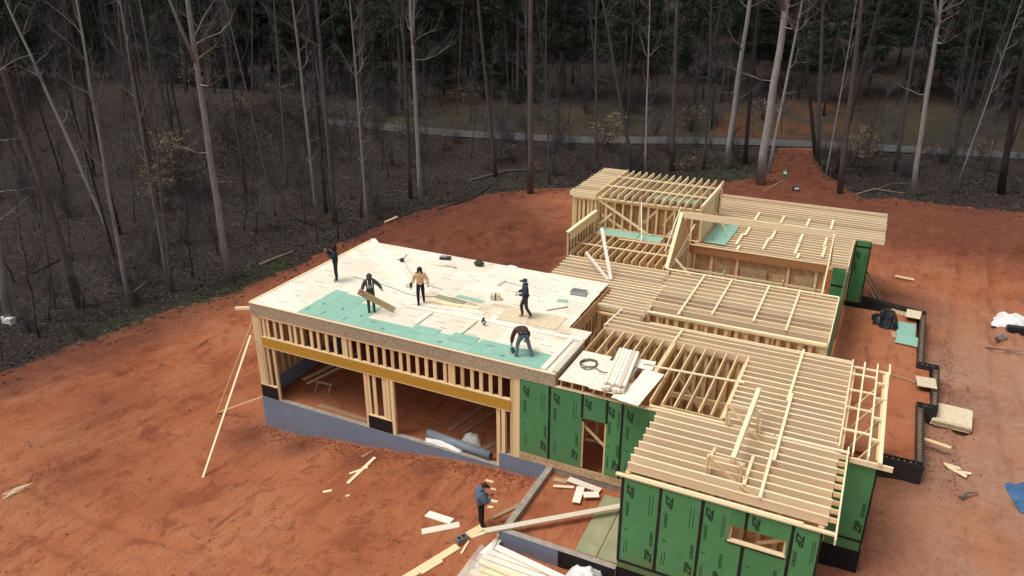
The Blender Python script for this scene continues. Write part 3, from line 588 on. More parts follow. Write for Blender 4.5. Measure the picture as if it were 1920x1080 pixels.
# --- second wing
wall('x', 28.98, -7.75, -.64, .56, 4.34, th=.14); hb('plate', (-7.78, 28.96, 4.37), (-.66, 29.02, 4.37), .15, .05, 'lumber_pale')
wall('x', 31.5, -9, -.9, .56, 4.0, sheath='osb_brown', sheath_side=1, step=.61); wall('y', -.7, 29.05, 33.8, .97, 4.1, sheath='osb_brown', sheath_side=1)
for x in (-7.2, -4.9, -2.6): hb('diagonal_brace', (x, 29.15, 3.7), (x + 1.0, 29.5, 2.0), .04, .09, 'lumber')
for i in range(10): jst((-8.0 if i < 9 else -8.0, 29.5 + .455 * i, 4.45), (-.63, 29.5 + .455 * i, 4.45))
for i in range(11):
    y = 28.75 + .31 * i; jst((-9.86 if y < 30.5 else -13.15, y, 4.46), (-7.78, y, 4.46), mat='joist_wood')
for i in range(4): jst((-13.2, 32.35 + .4 * i, 4.46), (-8.1, 32.35 + .4 * i, 4.46))
hb('rim_board', (-.62, 29.05, 4.31), (-.62, 33.86, 4.31), T2, .3, 'lumber_pale'); hb('rim_board', (-7.75, 29.05, 4.30), (-7.75, 29.5, 4.30), T2, .28, 'lumber')
for x, ya in ((-6.48, 28.98), (-5.22, 29.6), (-3.57, 29.7), (-2.25, 29.4)): hb('tie_board', (x, ya, 4.485), (x, 33.9, 4.485), .09, .04, 'lumber_pale')
hb('plate', (-8.3, 33.88, 4.45), (-.62, 33.86, 4.45), .12, .05, 'lumber_pale')
# two long boards propped up on the joists
hb('leaning_post', (-10.25, 31.4, 4.45), (-11.35, 32.95, 6.32), .13, .14, 'lumber_white'); hb('leaning_post', (-10.35, 31.3, 4.45), (-12.1, 33.0, 4.95), .1, .13, 'lumber_white')

# --- gable bay: brown far wall, ridge beam, one sheathed gable
for a, b in ((-8.2, -5.0), (-4.99, -1.45)): hbox('header_board', (a, 37.80, 4.02), (b, 37.84, 4.42), 'lvl_red')
hb('plate', (-8.2, 37.82, 4.44), (-1.4, 37.86, 4.44), .12, .045, 'lumber')
wall('x', 37.92, -8.2, -1.4, .56, 4.05, studs=[-8.1, -7.9, -7.0, -5.7, -3.2, -1.9, -1.5], sheath='osb_brown', sheath_side=1)
for a, b, z0, z1 in ((-7.6, -6.9, 2.4, 3.3), (-6.6, -6.0, 2.6, 3.5), (-5.5, -4.2, 2.3, 3.6), (-3.9, -3.3, 2.0, 3.5), (-2.9, -2.0, 2.2, 3.6)): hbox('sheathing_board', (a, 37.9, z0), (b, 37.93, z1), 'osb')
hb('tie_board', (-8.1, 35.2, 4.1), (-1.3, 35.3, 4.05), .04, .1, 'lumber'); hb('diagonal_brace', (-8.0, 34.4, 4.3), (-6.9, 34.2, 3.3), .04, .1, 'lumber')
for x in (-6.0, -3.3, -1.9): hb('stud', (x, 35.25, .6), (x + .15, 35.2, 4.3), .05, .09, 'lumber')
hb('diagonal_brace', (-2.2, 35.0, 3.4), (-1.35, 34.6, 4.2), .04, .1, 'lumber')
rb = hb('ridge_beam', (-8.3, 36.0, 6.55), (-1.33, 36.0, 6.57), .05, .32, 'lumber_pale')
hb('rafter', (-1.33, 33.9, 4.42), (-1.33, 36.0, 6.55), .05, .26, 'lumber_pale'); hb('rafter', (-1.33, 37.85, 4.5), (-1.33, 36.05, 6.5), .05, .2, 'lumber')
hb('rafter', (-8.33, 33.9, 4.45), (-8.33, 36.02, 6.62), .16, .1, 'lumber_pale'); hb('rafter', (-8.33, 37.95, 4.5), (-8.33, 36.04, 6.62), .14, .1, 'lumber_pale')
mb = MB(); A, B, C_ = Vector((-8.40, 33.95, 4.4)), Vector((-8.40, 36.02, 6.55)), Vector((-8.40, 37.95, 4.45)); d_ = Vector((.016, 0, 0))
mb.tri(A, C_, B, 'osb'); mb.tri(A + d_, B + d_, C_ + d_, 'lumber_pale'); mb.at('gable_sheathing', house)
for i in range(9):
    y = 34.2 + .42 * i; h_ = (y - 33.9) * 1.03 if y < 36 else (37.95 - y) * 1.08
    hb('stud', (-8.31, y, 4.45), (-8.31, y, 4.4 + max(.1, h_)), .09, T2, 'lumber')
wall('y', -8.3, 34.0, 37.8, .56, 4.4, step=.3, sheath='osb_brown', sheath_side=-1)
hb('diagonal_brace', (-8.2, 35.1, 4.6), (-7.9, 37.3, 5.7), .04, .1, 'lumber_pale'); hb('diagonal_brace', (-8.1, 34.5, 4.8), (-6.9, 34.1, 3.9), .04, .1, 'lumber_pale')
# --- left bay in front of the clerestory
hb('plate', (-13.35, 33.92, 4.25), (-8.4, 33.95, 4.25), .12, .07, 'lumber_pale'); wall('x', 33.94, -13.3, -8.45, .56, 4.22, step=.41)
for i in range(13): hb('joist', (-13.3 + .4 * i, 33.95, 4.36), (-13.3 + .4 * i, 37.2, 4.36), T2, .26, 'lumber')
hb('tie_board', (-13.4, 35.3, 4.52), (-8.5, 35.4, 4.52), .09, .04, 'lumber_pale'); hb('tie_board', (-11.6, 36.75, 4.53), (-8.5, 36.85, 4.53), .09, .04, 'lumber_pale'); hb('plate', (-13.2, 37.12, 4.5), (-8.6, 37.1, 4.5), .09, .06, 'lumber')
wall('y', -13.42, 33.9, 37.95, .56, 5.52, th=.14, sheath='osb', sheath_side=-1); hb('plate', (-13.42, 33.85, 5.55), (-13.42, 37.95, 5.52), .2, .05, 'lumber_pale')
for z in (5.28,): hb('header_board', (-13.33, 33.95, z), (-13.33, 37.9, z), .03, .42, 'lumber')
# --- tall clerestory block
wall('x', 38.2, -13.45, -7.8, 4.5, 6.12, step=.47, th=.09); wall('x', 43.2, -14.8, -7.8, .6, 6.12, step=.45, sheath='osb', sheath_side=1, th=.09)
wall('x', 38.1, -14.85, -13.5, .3, 6.1, studs=[-14.8, -14.68, -14.45, -14.2, -13.95, -13.75, -13.53]); wall('y', -14.82, 38.2, 43.2, .3, 6.1, sheath='osb', sheath_side=-1)
wall('y', -7.82, 38.3, 42.4, 4.5, 6.15, sheath='lumber', sheath_side=1, step=.61); wall('y', -13.5, 38.2, 43.1, .6, 6.1, step=.45)
wall('x', 41.0, -13.4, -8, .6, 5.2, step=.5, sheath='osb_brown')
for p0, p1 in (((-13.4, 38.1, 6.1), (-10.4, 38.05, 4.5)), ((-12.6, 38.12, 5.4), (-13.3, 38.12, 4.7)), ((-13.2, 38.3, 5.2), (-11.8, 38.3, 4.5)), ((-9.6, 38.3, 4.5), (-8.6, 38.3, 5.6)), ((-11.5, 40.6, 4.3), (-10.8, 40.6, 5.1)), ((-10.4, 40.6, 4.3), (-9.8, 40.6, 5.2))): hb('diagonal_brace', p0, p1, .045, .12, 'lumber_pale')
hb('leaning_post', (-10.5, 36.9, 4.5), (-11.0, 38.1, 6.3), .06, .08, 'lumber_white'); hb('leaning_post', (-9.0, 36.0, 4.5), (-8.9, 38.2, 6.25), .06, .08, 'lumber_white')
for i in range(14): jst((-15.0 + random.uniform(-.02, .02), 37.95 + .415 * i, 6.46), (-13.5, 37.95 + .415 * i, 6.46), .26, 'lumber_pale')
hb('rim_board', (-13.48, 37.85, 6.36), (-13.48, 43.5, 6.36), .05, .24, 'lumber')
for i in range(14):
    x = -13.1 + .405 * i; hb('rafter', (x, 37.95, 6.36), (x, 43.45, 6.38), T2, .22, 'lumber_pale')
hb('rim_board', (-7.8, 38.2, 6.36), (-7.8, 42.5, 6.36), .12, .24, 'lumber_pale'); hb('plate', (-13.5, 38.02, 6.2), (-7.8, 38.2, 6.2), .1, .06, 'lumber_pale')
for y in (39.6, 41.6): hb('tie_board', (-13.5, y, 6.50), (-7.9, y - .05, 6.50), .09, .04, 'lumber_pale')
hb('diagonal_brace', (-7.75, 42.3, 6.2), (-7.6, 41.5, 4.7), .05, .05, 'tool_dark'); hb('diagonal_brace', (-7.7, 41.0, 5.4), (-6.9, 40.6, 4.5), .04, .1, 'lumber')
# --- far wing
for i in range(25):
    y = 38.15 + .405 * i
    if y < 42.3: jst((-8.0, y, 4.45), (-.57, y, 4.45), wob=.006)
    else: jst((-8.6 if y > 43.5 else -7.7, y, 4.45), (.9 if y > 43 else .27, y, 4.45), wob=.006)
for x, ya, yb in ((-5.84, 43.2, 44.9), (-5.86, 40.4, 42.2), (-6.0, 38.7, 40.6), (-4.45, 43.3, 44.8), (-4.5, 40.3, 42.2), (-4.63, 38.6, 40.5), (-3.08, 43.4, 44.9), (-3.1, 40.2, 42.2), (-3.09, 38.6, 40.4), (-1.84, 43.4, 45.2), (-1.88, 40.2, 42.3), (-1.81, 38.7, 40.4), (-5.8, 37.9, 38.6), (-2.9, 38.0, 38.7)):
    hb('tie_board', (x, ya, 4.49), (x, yb, 4.49), .13, .045, 'lumber_pale')
hb('rim_board', (-.55, 38.0, 4.3), (-.55, 42.3, 4.3), T2, .3, 'joist_wood')
zip_panel(-1.2, -.6, 37.85, 3.45, 4.36, False, False); zip_panel(-1.2, -.6, 37.85, .97, 3.42, False, False); tape((-1.2, 37.83, 3.44), (-.6, 37.83, 3.44))
zip_panel(-.45, .30, 42.28, 4.13, 4.45, False, False); zip_panel(-.45, .30, 42.28, .97, 4.1, True, False); tape((-.45, 42.26, 4.12), (.3, 42.26, 4.12)); tape((.28, 42.26, .97), (.28, 42.26, 4.4), .06); tape((-.43, 42.26, .97), (-.43, 42.26, 4.4), .06)
hbox('foundation_wall', (-.5, 42.3, -.3), (.3, 42.5, .97), 'concrete', {2: 'black_coat'})
hbox('side_sheathing', (-.53, 38.0, .97), (-.50, 42.25, 4.2), 'zip_green'); hbox('side_sheathing', (-.59, 29.1, .97), (-.56, 37.84, 4.2), 'zip_green'); hbox('side_sheathing', (.30, 42.3, .97), (.33, 47.8, 4.2), 'zip_green')
wall('x', 47.7, -8.4, .3, .6, 4.14, sheath='osb_brown', step=.61)

# ------------------------------------------------------------------ trees
def bark(name, c, var=.35, sc=(9, 9, 1.2)):
    g = G(name); v = g.coord('Object', sc); r = g.rnd()
    f = g.noise(v, 1.4, 5, .7, .4); col = g.ramp(f, [(.3, k(c, 1 - var)), (.5, c), (.72, k(c, 1 + var))])
    col = g.mix(1., col, g.ramp(r, [(0, (.72, .70, .70)), (.5, (1, 1, 1)), (1, (1.25, 1.22, 1.18))]), 'MULTIPLY')
    MAT[name] = g.out(col, .95); g.bump(f, .6, .03); return g.m
bark('bark_pale', (.265, .255, .24)); bark('bark_grey', (.100, .094, .090)); bark('bark_dark', (.042, .036, .034)); bark('bark_red', (.100, .082, .072))
bark('twig', (.060, .053, .058)); bark('twig_pale', (.105, .096, .097)); bark('bark_dead', (.20, .165, .13))
g = G('needles'); r = g.rnd(); col = g.ramp(g.noise(g.coord(), .7, 3), [(.3, (.016, .027, .014)), (.7, (.032, .050, .025))]); MAT['needles'] = g.out(col, .7)
g = G('dry_leaf'); MAT['dry_leaf'] = g.out(g.ramp(g.noise(g.coord(), 3, 3), [(.3, (.20, .145, .085)), (.7, (.34, .26, .165))]), .9)
plain('litter_a', (.032, .024, .020), .9, .3); plain('litter_b', (.075, .060, .047), .9, .3); plain('litter_green', (.03, .05, .015), .9, .3)
def rv(a=1.): return Vector((random.uniform(-a, a), random.uniform(-a, a), random.uniform(-a, a)))
def limb(mb, p, d, L, r, depth, mat, tw, up=.25, twigs=5):
    n = 4; pts = [p.copy()]; rad = [r]; d = d.normalized()
    for i in range(n):
        d = (d + rv(.36) + Vector((0, 0, up * .3))).normalized(); p = p + d * L / n; pts.append(p.copy()); rad.append(r * (1 - .8 * (i + 1) / n))
    mb.tube(pts, rad, mat if depth > 0 else tw, 5 if r > .03 else 3, False)
    if depth > 0:
        for i in range(1, n + 1):
            for _ in range(2 if depth > 1 else twigs):
                if random.random() < .8:
                    q = pts[i] if random.random() < .5 else pts[i].lerp(pts[i - 1], random.random()); dd = (d + rv(.95) + Vector((0, 0, .25))).normalized()
                    limb(mb, q, dd, L * random.uniform(.35, .6), max(.007, rad[i] * .5 + .003), depth - 1, mat, tw, up, twigs)
def path(h, bend, n=9, seed=0):
    a = random.uniform(0, 6.28); return [Vector((math.cos(a) * bend * math.sin(i / n * 3.0 + seed) * (i / n) + random.uniform(-.05, .05) * (i > 0) * bend * 2, math.sin(a) * bend * math.sin(i / n * 2.3) * (i / n) + random.uniform(-.05, .05) * (i > 0) * bend * 2, h * i / n)) for i in range(n + 1)]
BARE = []
def bare_variant(mat, h, r0, start, nl, fork=False, tw='twig', bend=.5, low=2):
    P_ = path(h, bend); t = MB(); n = len(P_) - 1
    rad = [r0 * (1.2 if i == 0 else 1) * (1 - .6 * i / n) for i in range(n + 1)]; t.tube(P_, rad, mat, 9)
    if fork:
        q = P_[5]; a = random.uniform(0, 6.28); d = Vector((math.cos(a) * .26, math.sin(a) * .26, 1)); pts = [q.copy()]
        for i in range(5): q = q + d * (h * .42 / 5) + rv(.08); d = (d + Vector((0, 0, .12)) + rv(.05)).normalized(); pts.append(q.copy())
        t.tube(pts, [rad[5] * .75 * (1 - .13 * i) for i in range(6)], mat, 7)
    c = MB()
    for i in range(nl):
        u = random.uniform(start, 1) if i >= low else random.uniform(.25, start); kx = min(n - 1, int(u * n)); p = P_[kx].lerp(P_[kx + 1], u * n - kx); a = random.uniform(0, 6.28)
        big = i >= low
        limb(c, p, Vector((math.cos(a), math.sin(a), random.uniform(.25, .9) if big else random.uniform(-.1, .5))), random.uniform(2.4, 4.6) if big else random.uniform(1, 2.4), rad[kx] * (.34 if big else .2), 2 if big else 1, mat, tw, .3, 5 if big else 4)
    return t.mesh('trunk', True), c.mesh('crown')
for a in (('bark_pale', 24, .20, .45, 13, True, 'twig_pale', .5), ('bark_grey', 25, .20, .5, 13, False, 'twig', .35), ('bark_pale', 23, .19, .42, 14, False, 'twig_pale', .6, 4), ('bark_dark', 24, .20, .5, 12, True, 'twig', .6), ('bark_red', 26, .21, .6, 10, False, 'twig', .25, 4), ('bark_grey', 21, .17, .34, 16, True, 'twig', .9, 4)):
    BARE.append(bare_variant(*a))
SAP = []
for q in range(5):
    t = MB(); c = MB(); h = random.uniform(6, 9.5); P_ = path(h, .7); n = len(P_) - 1; t.tube(P_, [.055 * (1 - .8 * i / n) for i in range(n + 1)], 'bark_dark' if q % 2 == 0 else 'bark_grey', 5)
    for i in range(15 + 3 * q):
        u = random.uniform(.2, 1); kx = min(n - 1, int(u * n)); p = P_[kx].lerp(P_[kx + 1], u * n - kx); a = random.uniform(0, 6.28)
        limb(c, p, Vector((math.cos(a), math.sin(a), random.uniform(.3, 1.2))), random.uniform(.8, 2.2), .016, 1, 'bark_grey', 'twig_pale' if q % 2 else 'twig', .3, 4)
    SAP.append((t.mesh('trunk', True), c.mesh('crown')))
BRUSH = []
for q in range(4):
    c = MB(); c.blob((0, 0, 0), (.12, .12, .12), 'bark_grey', 6, 4, .2)
    for i in range(16):
        a = random.uniform(0, 6.28); limb(c, Vector((math.cos(a) * .05, math.sin(a) * .05, 0)), Vector((math.cos(a) * .6, math.sin(a) * .5, 1)), random.uniform(1.2, 3.2), .014, 1, 'bark_grey', 'twig_pale' if q == 0 else 'twig', .3, 5)
    if q == 1:
        for i in range(260):
            p = Vector((random.gauss(0, .7), random.gauss(0, .7), random.uniform(.5, 2.2))); u, v_ = rv(.10), rv(.10); c.quad(p, p + u, p + u + v_, p + v_, 'dry_leaf')
    BRUSH.append(c.mesh('stems'))
t = MB(); c = MB(); P_ = path(5.5, .3); n = len(P_) - 1; t.tube(P_, [.045 * (1 - .8 * i / n) for i in range(n + 1)], 'bark_grey', 5)
for i in range(26):
    u = random.uniform(.2, .95); kx = min(n - 1, int(u * n)); p = P_[kx].lerp(P_[kx + 1], u * n - kx); a = random.uniform(0, 6.28); L = random.uniform(.9, 2.1) * (1.1 - .5 * u); d = Vector((math.cos(a), math.sin(a), .12)); c.tube([p, p + d * L * .5, p + d * L], [.012, .009, .004], 'bark_grey', 3, False)
    for _ in range(int(34 * L)):
        q = p + d * L * random.uniform(.25, 1.05) + Vector((random.gauss(0, .2), random.gauss(0, .2), random.gauss(0, .05))); uu = rv(1).normalized() * random.uniform(.09, .16); vv_ = rv(1).normalized() * random.uniform(.05, .08); c.quad(q - uu, q - vv_, q + uu, q + vv_, 'dry_leaf')
BEECH = (t.mesh('trunk', True), c.mesh('crown'))
PINE = []
def pine_variant(h, r0, start, dens):
    P_ = path(h, .25); t = MB(); c = MB(); n = len(P_) - 1; t.tube(P_, [r0 * (1.25 if i == 0 else 1) * (1 - .75 * i / n) for i in range(n + 1)], 'bark_red', 8)
    z = h * start
    while z < h:
        f_ = (z - h * start) / (h * (1 - start)); L = (3.6 * (1 - f_) ** .7 + .5) * random.uniform(.7, 1.15)
        for _ in range(4):
            a = random.uniform(0, 6.28); kx = min(n - 1, int(z / h * n)); p = P_[kx].lerp(P_[kx + 1], z / h * n - kx); d = Vector((math.cos(a), math.sin(a), random.uniform(-.15, .35))).normalized()
            c.tube([p, p + d * L * .5, p + d * L + Vector((0, 0, -.2))], [.035, .022, .008], 'bark_dark', 3, False)
            for _ in range(int(L * dens)):
                s_ = random.uniform(.3, 1.05); q = p + d * L * s_ + rv(.35); side = d.cross(Vector((0, 0, 1))).normalized()
                u = (d * random.uniform(-.2, 1) + side * random.uniform(-1, 1) + rv(.5)).normalized() * random.uniform(.25, .5); v_ = (rv(1)).normalized() * random.uniform(.025, .055)
                c.quad(q - v_, q + u * .6 - v_ * 1.3, q + u, q + v_, 'needles')
        z += random.uniform(.35, .6)
    return t.mesh('trunk', True), c.mesh('crown')
for a in ((25, .22, .4, 44), (22, .2, .22, 44), (15, .15, .06, 40)): PINE.append(pine_variant(*a))
def plant(name, pair, loc, label, cat, group=None, lean=(0, 0, 1), rz=0., sxy=1., sz=1.):
    q = Vector((0, 0, 1)).rotation_difference(Vector(lean).normalized()).to_matrix().to_4x4()
    M = Matrix.Translation(loc) @ q; root = thing(name, label, cat, loc, group); root.matrix_local = M; W[root] = M
    L = M @ Matrix.Rotation(rz, 4, 'Z') @ Matrix.Diagonal((sxy, sxy, sz, 1))
    if isinstance(pair, tuple): link('trunk', pair[0], root, L); link('crown', pair[1], root, L)
    else: link('stems', pair, root, L)
    return root
# traced trees: base pixel, upper pixel, trunk width in pixels, variant, label
HERO = [
 ((432, 526), (352, 60), 17, 0, 'tall pale grey forked tree at the clearing edge beside a moss patch'),
 ((243, 572), (142, 30), 10, 2, 'slim straight pale bare tree at the clearing edge, just inside the thin grass'),
 ((212, 455), (78, 140), 9, 2, 'leaning mottled bare tree with peeling pale bark among the dark woods'),
 ((225, 440), (130, 60), 10, 3, 'dark grey bare tree standing behind a leaning mottled one'),
 ((323, 546), (268, 120), 8, 5, 'slender grey bare tree, darker stem of a close pair near the moss'),
 ((317, 540), (238, 75), 8, 2, 'slender pale bare tree, paler stem of a close pair near the moss'),
 ((152, 575), (10, 130), 20, 4, 'thick reddish brown pine trunk leaning over the dark undergrowth'),
 ((629, 418), (588, 5), 11, 1, 'tall straight grey bare tree in a tight group of three at the bank'),
 ((612, 400), (574, 5), 10, 3, 'dark bare tree hidden behind the straight grey one in a group of three'),
 ((597, 432), (563, 150), 8, 2, 'mottled bare tree with a broken side limb in a group of three'),
 ((104, 580), (55, 300), 5, 5, 'thin bent grey bare tree in front of a reddish trunk'),
 ((18, 604), (-12, 440), 19, 2, 'pale trunk standing over a white bundle on the ground'),
 ((689, 426), (662, 110), 7, 2, 'thin pale bare tree growing right at the rim of the red spoil bank'),
 ((676, 405), (684, 80), 6, 5, 'thin twin stemmed bare tree just behind the rim of the spoil bank'),
 ((789, 382), (773, 10), 10, 0, 'tall pale bare tree with a clean bright trunk above the red bank'),
 ((770, 372), (753, 20), 9, 1, 'dull grey bare tree beside a brighter pale one above the red bank'),
 ((930, 332), (899, 0), 9, 4, 'leaning brownish bare tree between the red bank and the road'),
 ((994, 362), (998, 5), 14, 4, 'stout reddish pine with short broken limbs behind the red bank'),
 ((1031, 347), (1029, 205), 5, 5, 'thin bare tree with a forked broken top near a stout pine'),
 ((1187, 322), (1132, 5), 9, 1, 'grey bare tree slanting up behind the overhanging joists of the clerestory roof'),
 ((1118, 300), (1122, 0), 5, 5, 'thin wavy bare tree beyond the clerestory roof'),
 ((1210, 328), (1213, 30), 5, 2, 'thin crooked pale bare tree right behind the open clerestory rafters'),
 ((1260, 320), (1270, 5), 11, 4, 'brownish bare tree rising straight behind the open clerestory rafters'),
 ((1319, 318), (1337, 5), 7, 5, 'slim grey bare tree between two thicker trunks at the drive'),
 ((1363, 316), (1395, 5), 13, 2, 'tall pale straight tree standing next to the thickest one at the drive'),
 ((1426, 345), (1468, 5), 20, 0, 'thickest pale grey tree, at the mouth of the red drive'),
 ((1441, 323), (1490, 60), 8, 2, 'thin pale tree leaning against the thickest one at the drive'),
 ((1533, 302), (1540, 5), 10, 1, 'grey tree on the far side of the red drive, crossing a dark one'),
 ((1531, 297), (1500, 50), 9, 3, 'dark leaning tree on the far side of the red drive'),
 ((1575, 362), (1612, 5), 13, 4, 'brownish straight tree beside the curve of the red drive'),
 ((1678, 320), (1730, 5), 9, 1, 'grey tree slanting away beyond a fallen branch'),
 ((1712, 366), (1757, 30), 12, 0, 'pale crooked tree with wide spreading limbs at the tip of a fallen branch'),
 ((1877, 362), (1917, 110), 16, 3, 'stout dark grey tree at the far edge of the red lot'),
 ((1565, 330), (1655, 10), 9, 3, 'dim dark slanting tree behind the brownish one at the drive'),
 ((1397, 306), (1424, 5), 10, 3, 'dim dark tree behind the two pale ones at the drive'),
 ((1784, 324), (1805, 180), 4, 5, 'very thin pale sapling like tree near heaped brush'),
 ((1799, 335), (1848, 200), 4, 2, 'very thin pale tree slanting over heaped brush'),
 ((1549, 328), (1586, 115), 4, 2, 'very thin white tree leaning over the dark edge of the drive'),
]
hero_xy = []
for (bpx, tpx, wpx, var, lab) in HERO:
    B_ = hit(*bpx); d = ray(*tpx); t = (B_ - CAM).dot(hf) / d.dot(hf); T_ = CAM + d * t; depth = (B_ - CAM).dot(fw)
    rr = wpx / 2 * depth / FPX; base = {0: .2, 1: .2, 2: .19, 3: .2, 4: .21, 5: .17}[var]
    s_ = rr / base * .80; lv = T_ - B_; hero_xy.append((B_.x, B_.y))
    plant('bare_tree' if var != 4 else 'pine_tree', BARE[var], B_ - Vector((0, 0, .15)), lab, 'tree', None, lv, random.uniform(0, 6.28), s_, max(.75, min(1.1, s_ ** .3)))
# the rest of the wood: every trunk a tree of its own
def in_view(x, y, m=.08):
    v = Vector((x, y, 0)) - CAM; z = v.dot(fw); return z > 1 and abs(v.dot(rt) / z) < 960 / FPX + m
def free(x, y, sep, lst): return all((x - a) ** 2 + (y - b) ** 2 > sep * sep for a, b in lst)
placed = list(hero_xy); cnt = {'bare': 0, 'sap': 0, 'brush': 0, 'pine': 0}; tries = 0
BL = ['bare pale grey tree deeper in the dark wood', 'bare grey tree deeper in the dark wood', 'bare slim pale tree deeper in the dark wood', 'bare dark forked tree deeper in the dark wood', 'reddish straight trunked tree deeper in the dark wood', 'bare crooked grey tree deeper in the dark wood']
while cnt['bare'] < 240 and tries < 9000:
    tries += 1; y = random.uniform(14, 135); x = random.uniform(-135, 62)
    if not in_view(x, y) or clear_sd(x, y) > -2.2 or abs(y - road_y(x)) < 4: continue
    if not free(x, y, 2.0 if x < -30 else 2.4, placed): continue
    if clear_sd(x, y) > -9 and random.random() < .7: continue
    if road_y(x) - 16 < y < road_y(x) and random.random() < .55: continue
    placed.append((x, y)); v_ = random.choice((1, 3, 3, 3, 3, 4, 4, 5, 1, 3)); s_ = random.uniform(.3, .72)
    plant('bare_tree', BARE[v_], (x, y, gz(x, y) - .15), BL[v_], 'tree', BL[v_].replace('tree', 'trees'), rv(.09) + Vector((0, 0, 1)), random.uniform(0, 6.28), s_, random.uniform(.75, 1.05)); cnt['bare'] += 1
SLAB = ['thin dark sapling with sparse upright twigs in the wood', 'thin grey sapling with fine pale twigs in the wood']
tries = 0
while cnt['sap'] < 225 and tries < 9000:
    tries += 1; y = random.uniform(14, 105); x = random.uniform(-85, 45)
    if not in_view(x, y) or clear_sd(x, y) > -1.0 or abs(y - road_y(x)) < 3.4 or not free(x, y, 1.1, placed): continue
    placed.append((x, y)); v_ = random.randrange(5); s_ = random.uniform(.7, 1.25)
    plant('sapling', SAP[v_], (x, y, gz(x, y) - .1), SLAB[v_ % 2], 'sapling', 'saplings with ' + ('grey' if v_ % 2 else 'dark') + ' stems', rv(.12) + Vector((0, 0, 1)), random.uniform(0, 6.28), s_, s_); cnt['sap'] += 1
tries = 0; SHL = ['leafless grey thicket shrub of thin stems on the forest floor', 'thin stemmed shrub still holding dry tan leaves', 'low tangled bare shrub of dark stems on the forest floor', 'loose bare shrub with arching stems on the forest floor']
while cnt['brush'] < 150 and tries < 9000:
    tries += 1; y = random.uniform(14, 96); x = random.uniform(-80, 40); c_ = clear_sd(x, y)
    if not in_view(x, y) or c_ > -.8 or abs(y - road_y(x)) < 3.2 or (c_ > -4 and random.random() < .5): continue
    v_ = random.choice((0, 0, 1, 2, 2, 3)); s_ = random.uniform(.5, 1.3) * (.7 if c_ > -4 else 1)
    plant('shrub', BRUSH[v_], (x, y, gz(x, y) - .05), SHL[v_], 'shrub', ['grey thicket shrubs', 'shrubs with dry leaves', 'dark tangled shrubs', 'arching bare shrubs'][v_], (0, 0, 1), random.uniform(0, 6.28), s_, s_); cnt['brush'] += 1
for i in range(46):
    x = random.uniform(-58, 16); y = road_y(x) - random.uniform(2.6, 6)
    if -10.5 < x < -6.2: continue
    v_ = random.choice((0, 2, 3)); s_ = random.uniform(.45, .9); plant('shrub', BRUSH[v_], (x, y, gz(x, y) - .05), SHL[v_], 'shrub', ['grey thicket shrubs', 'shrubs with dry leaves', 'dark tangled shrubs', 'arching bare shrubs'][v_], (0, 0, 1), random.uniform(0, 6.28), s_, s_)
for px, py, s_, l in ((345, 372, 1.15, 'young tree with layered dry tan leaves beside the tall forked pale tree'), (318, 352, 1.0, 'taller young tree with dry tan leaves behind the close pair of slender trees'), (300, 395, .75, 'short young tree with dry tan leaves near the close pair of slender trees'), (1612, 318, .8, 'young tree with dry tan leaves beyond the curve of the red drive'), (1150, 285, .8, 'young tree with dry tan leaves behind the clerestory by the road')):
    plant('young_beech', BEECH, hit(px, py), l, 'tree', None, (0, 0, 1), random.uniform(0, 6.28), s_, s_)
for px, py, s_ in ((345, 350, 1.3), (310, 365, 1.1), (330, 330, 1.2), (1610, 300, 1.2), (1130, 275, 1.2)):
    p = hit(px, py); plant('shrub', BRUSH[1], p, SHL[1], 'shrub', 'shrubs with dry leaves', (0, 0, 1), random.uniform(0, 6.28), s_, s_)
PL = ['tall dark green pine deep in the wood', 'dark green pine with a long crown deep in the wood', 'low bushy dark green pine deep in the wood']; tries = 0; pl_xy = []
while cnt['pine'] < 190 and tries < 9000:
    tries += 1; x = random.uniform(-150, 75); y = random.uniform(30, 150)
    if not in_view(x, y) or (y - road_y(x) < 9 and x > -88) or not free(x, y, 2.9, pl_xy): continue
    pl_xy.append((x, y)); v_ = random.choice((0, 1, 1, 2, 2)); s_ = random.uniform(.8, 1.15)
    plant('pine_tree', PINE[v_], (x, y, gz(x, y) - .1), PL[v_], 'tree', PL[v_].replace('pine', 'pines'), (0, 0, 1), random.uniform(0, 6.28), s_, s_); cnt['pine'] += 1
# far wood that reads as one mass
mb = MB()
for i in range(1700):
    y = random.uniform(40, 330); x = random.uniform(-280, 190)
    if not in_view(x, y, .1) or math.hypot(x, y) < 150: continue
    z = gz(x, y); h = random.uniform(12, 22); r_ = random.uniform(.12, .25); mb.tube([(x, y, z - .5), (x + random.uniform(-1, 1), y, z + h)], [r_, r_ * .5], 'bark_dark', 4, False)
    for _ in range(26):
        q = Vector((x, y, z)) + Vector((random.gauss(0, 2), random.gauss(0, 2), random.uniform(.15, 1) * h)); u = rv(1.2); v_ = rv(.35); mb.quad(q, q + u, q + u + v_, q + v_, 'needles' if i % 2 else 'twig')
o = mb.obj('distant_woodland'); o['kind'] = 'stuff'; tag(o, 'distant dark woodland reading as one mass beyond the pines', 'woodland')
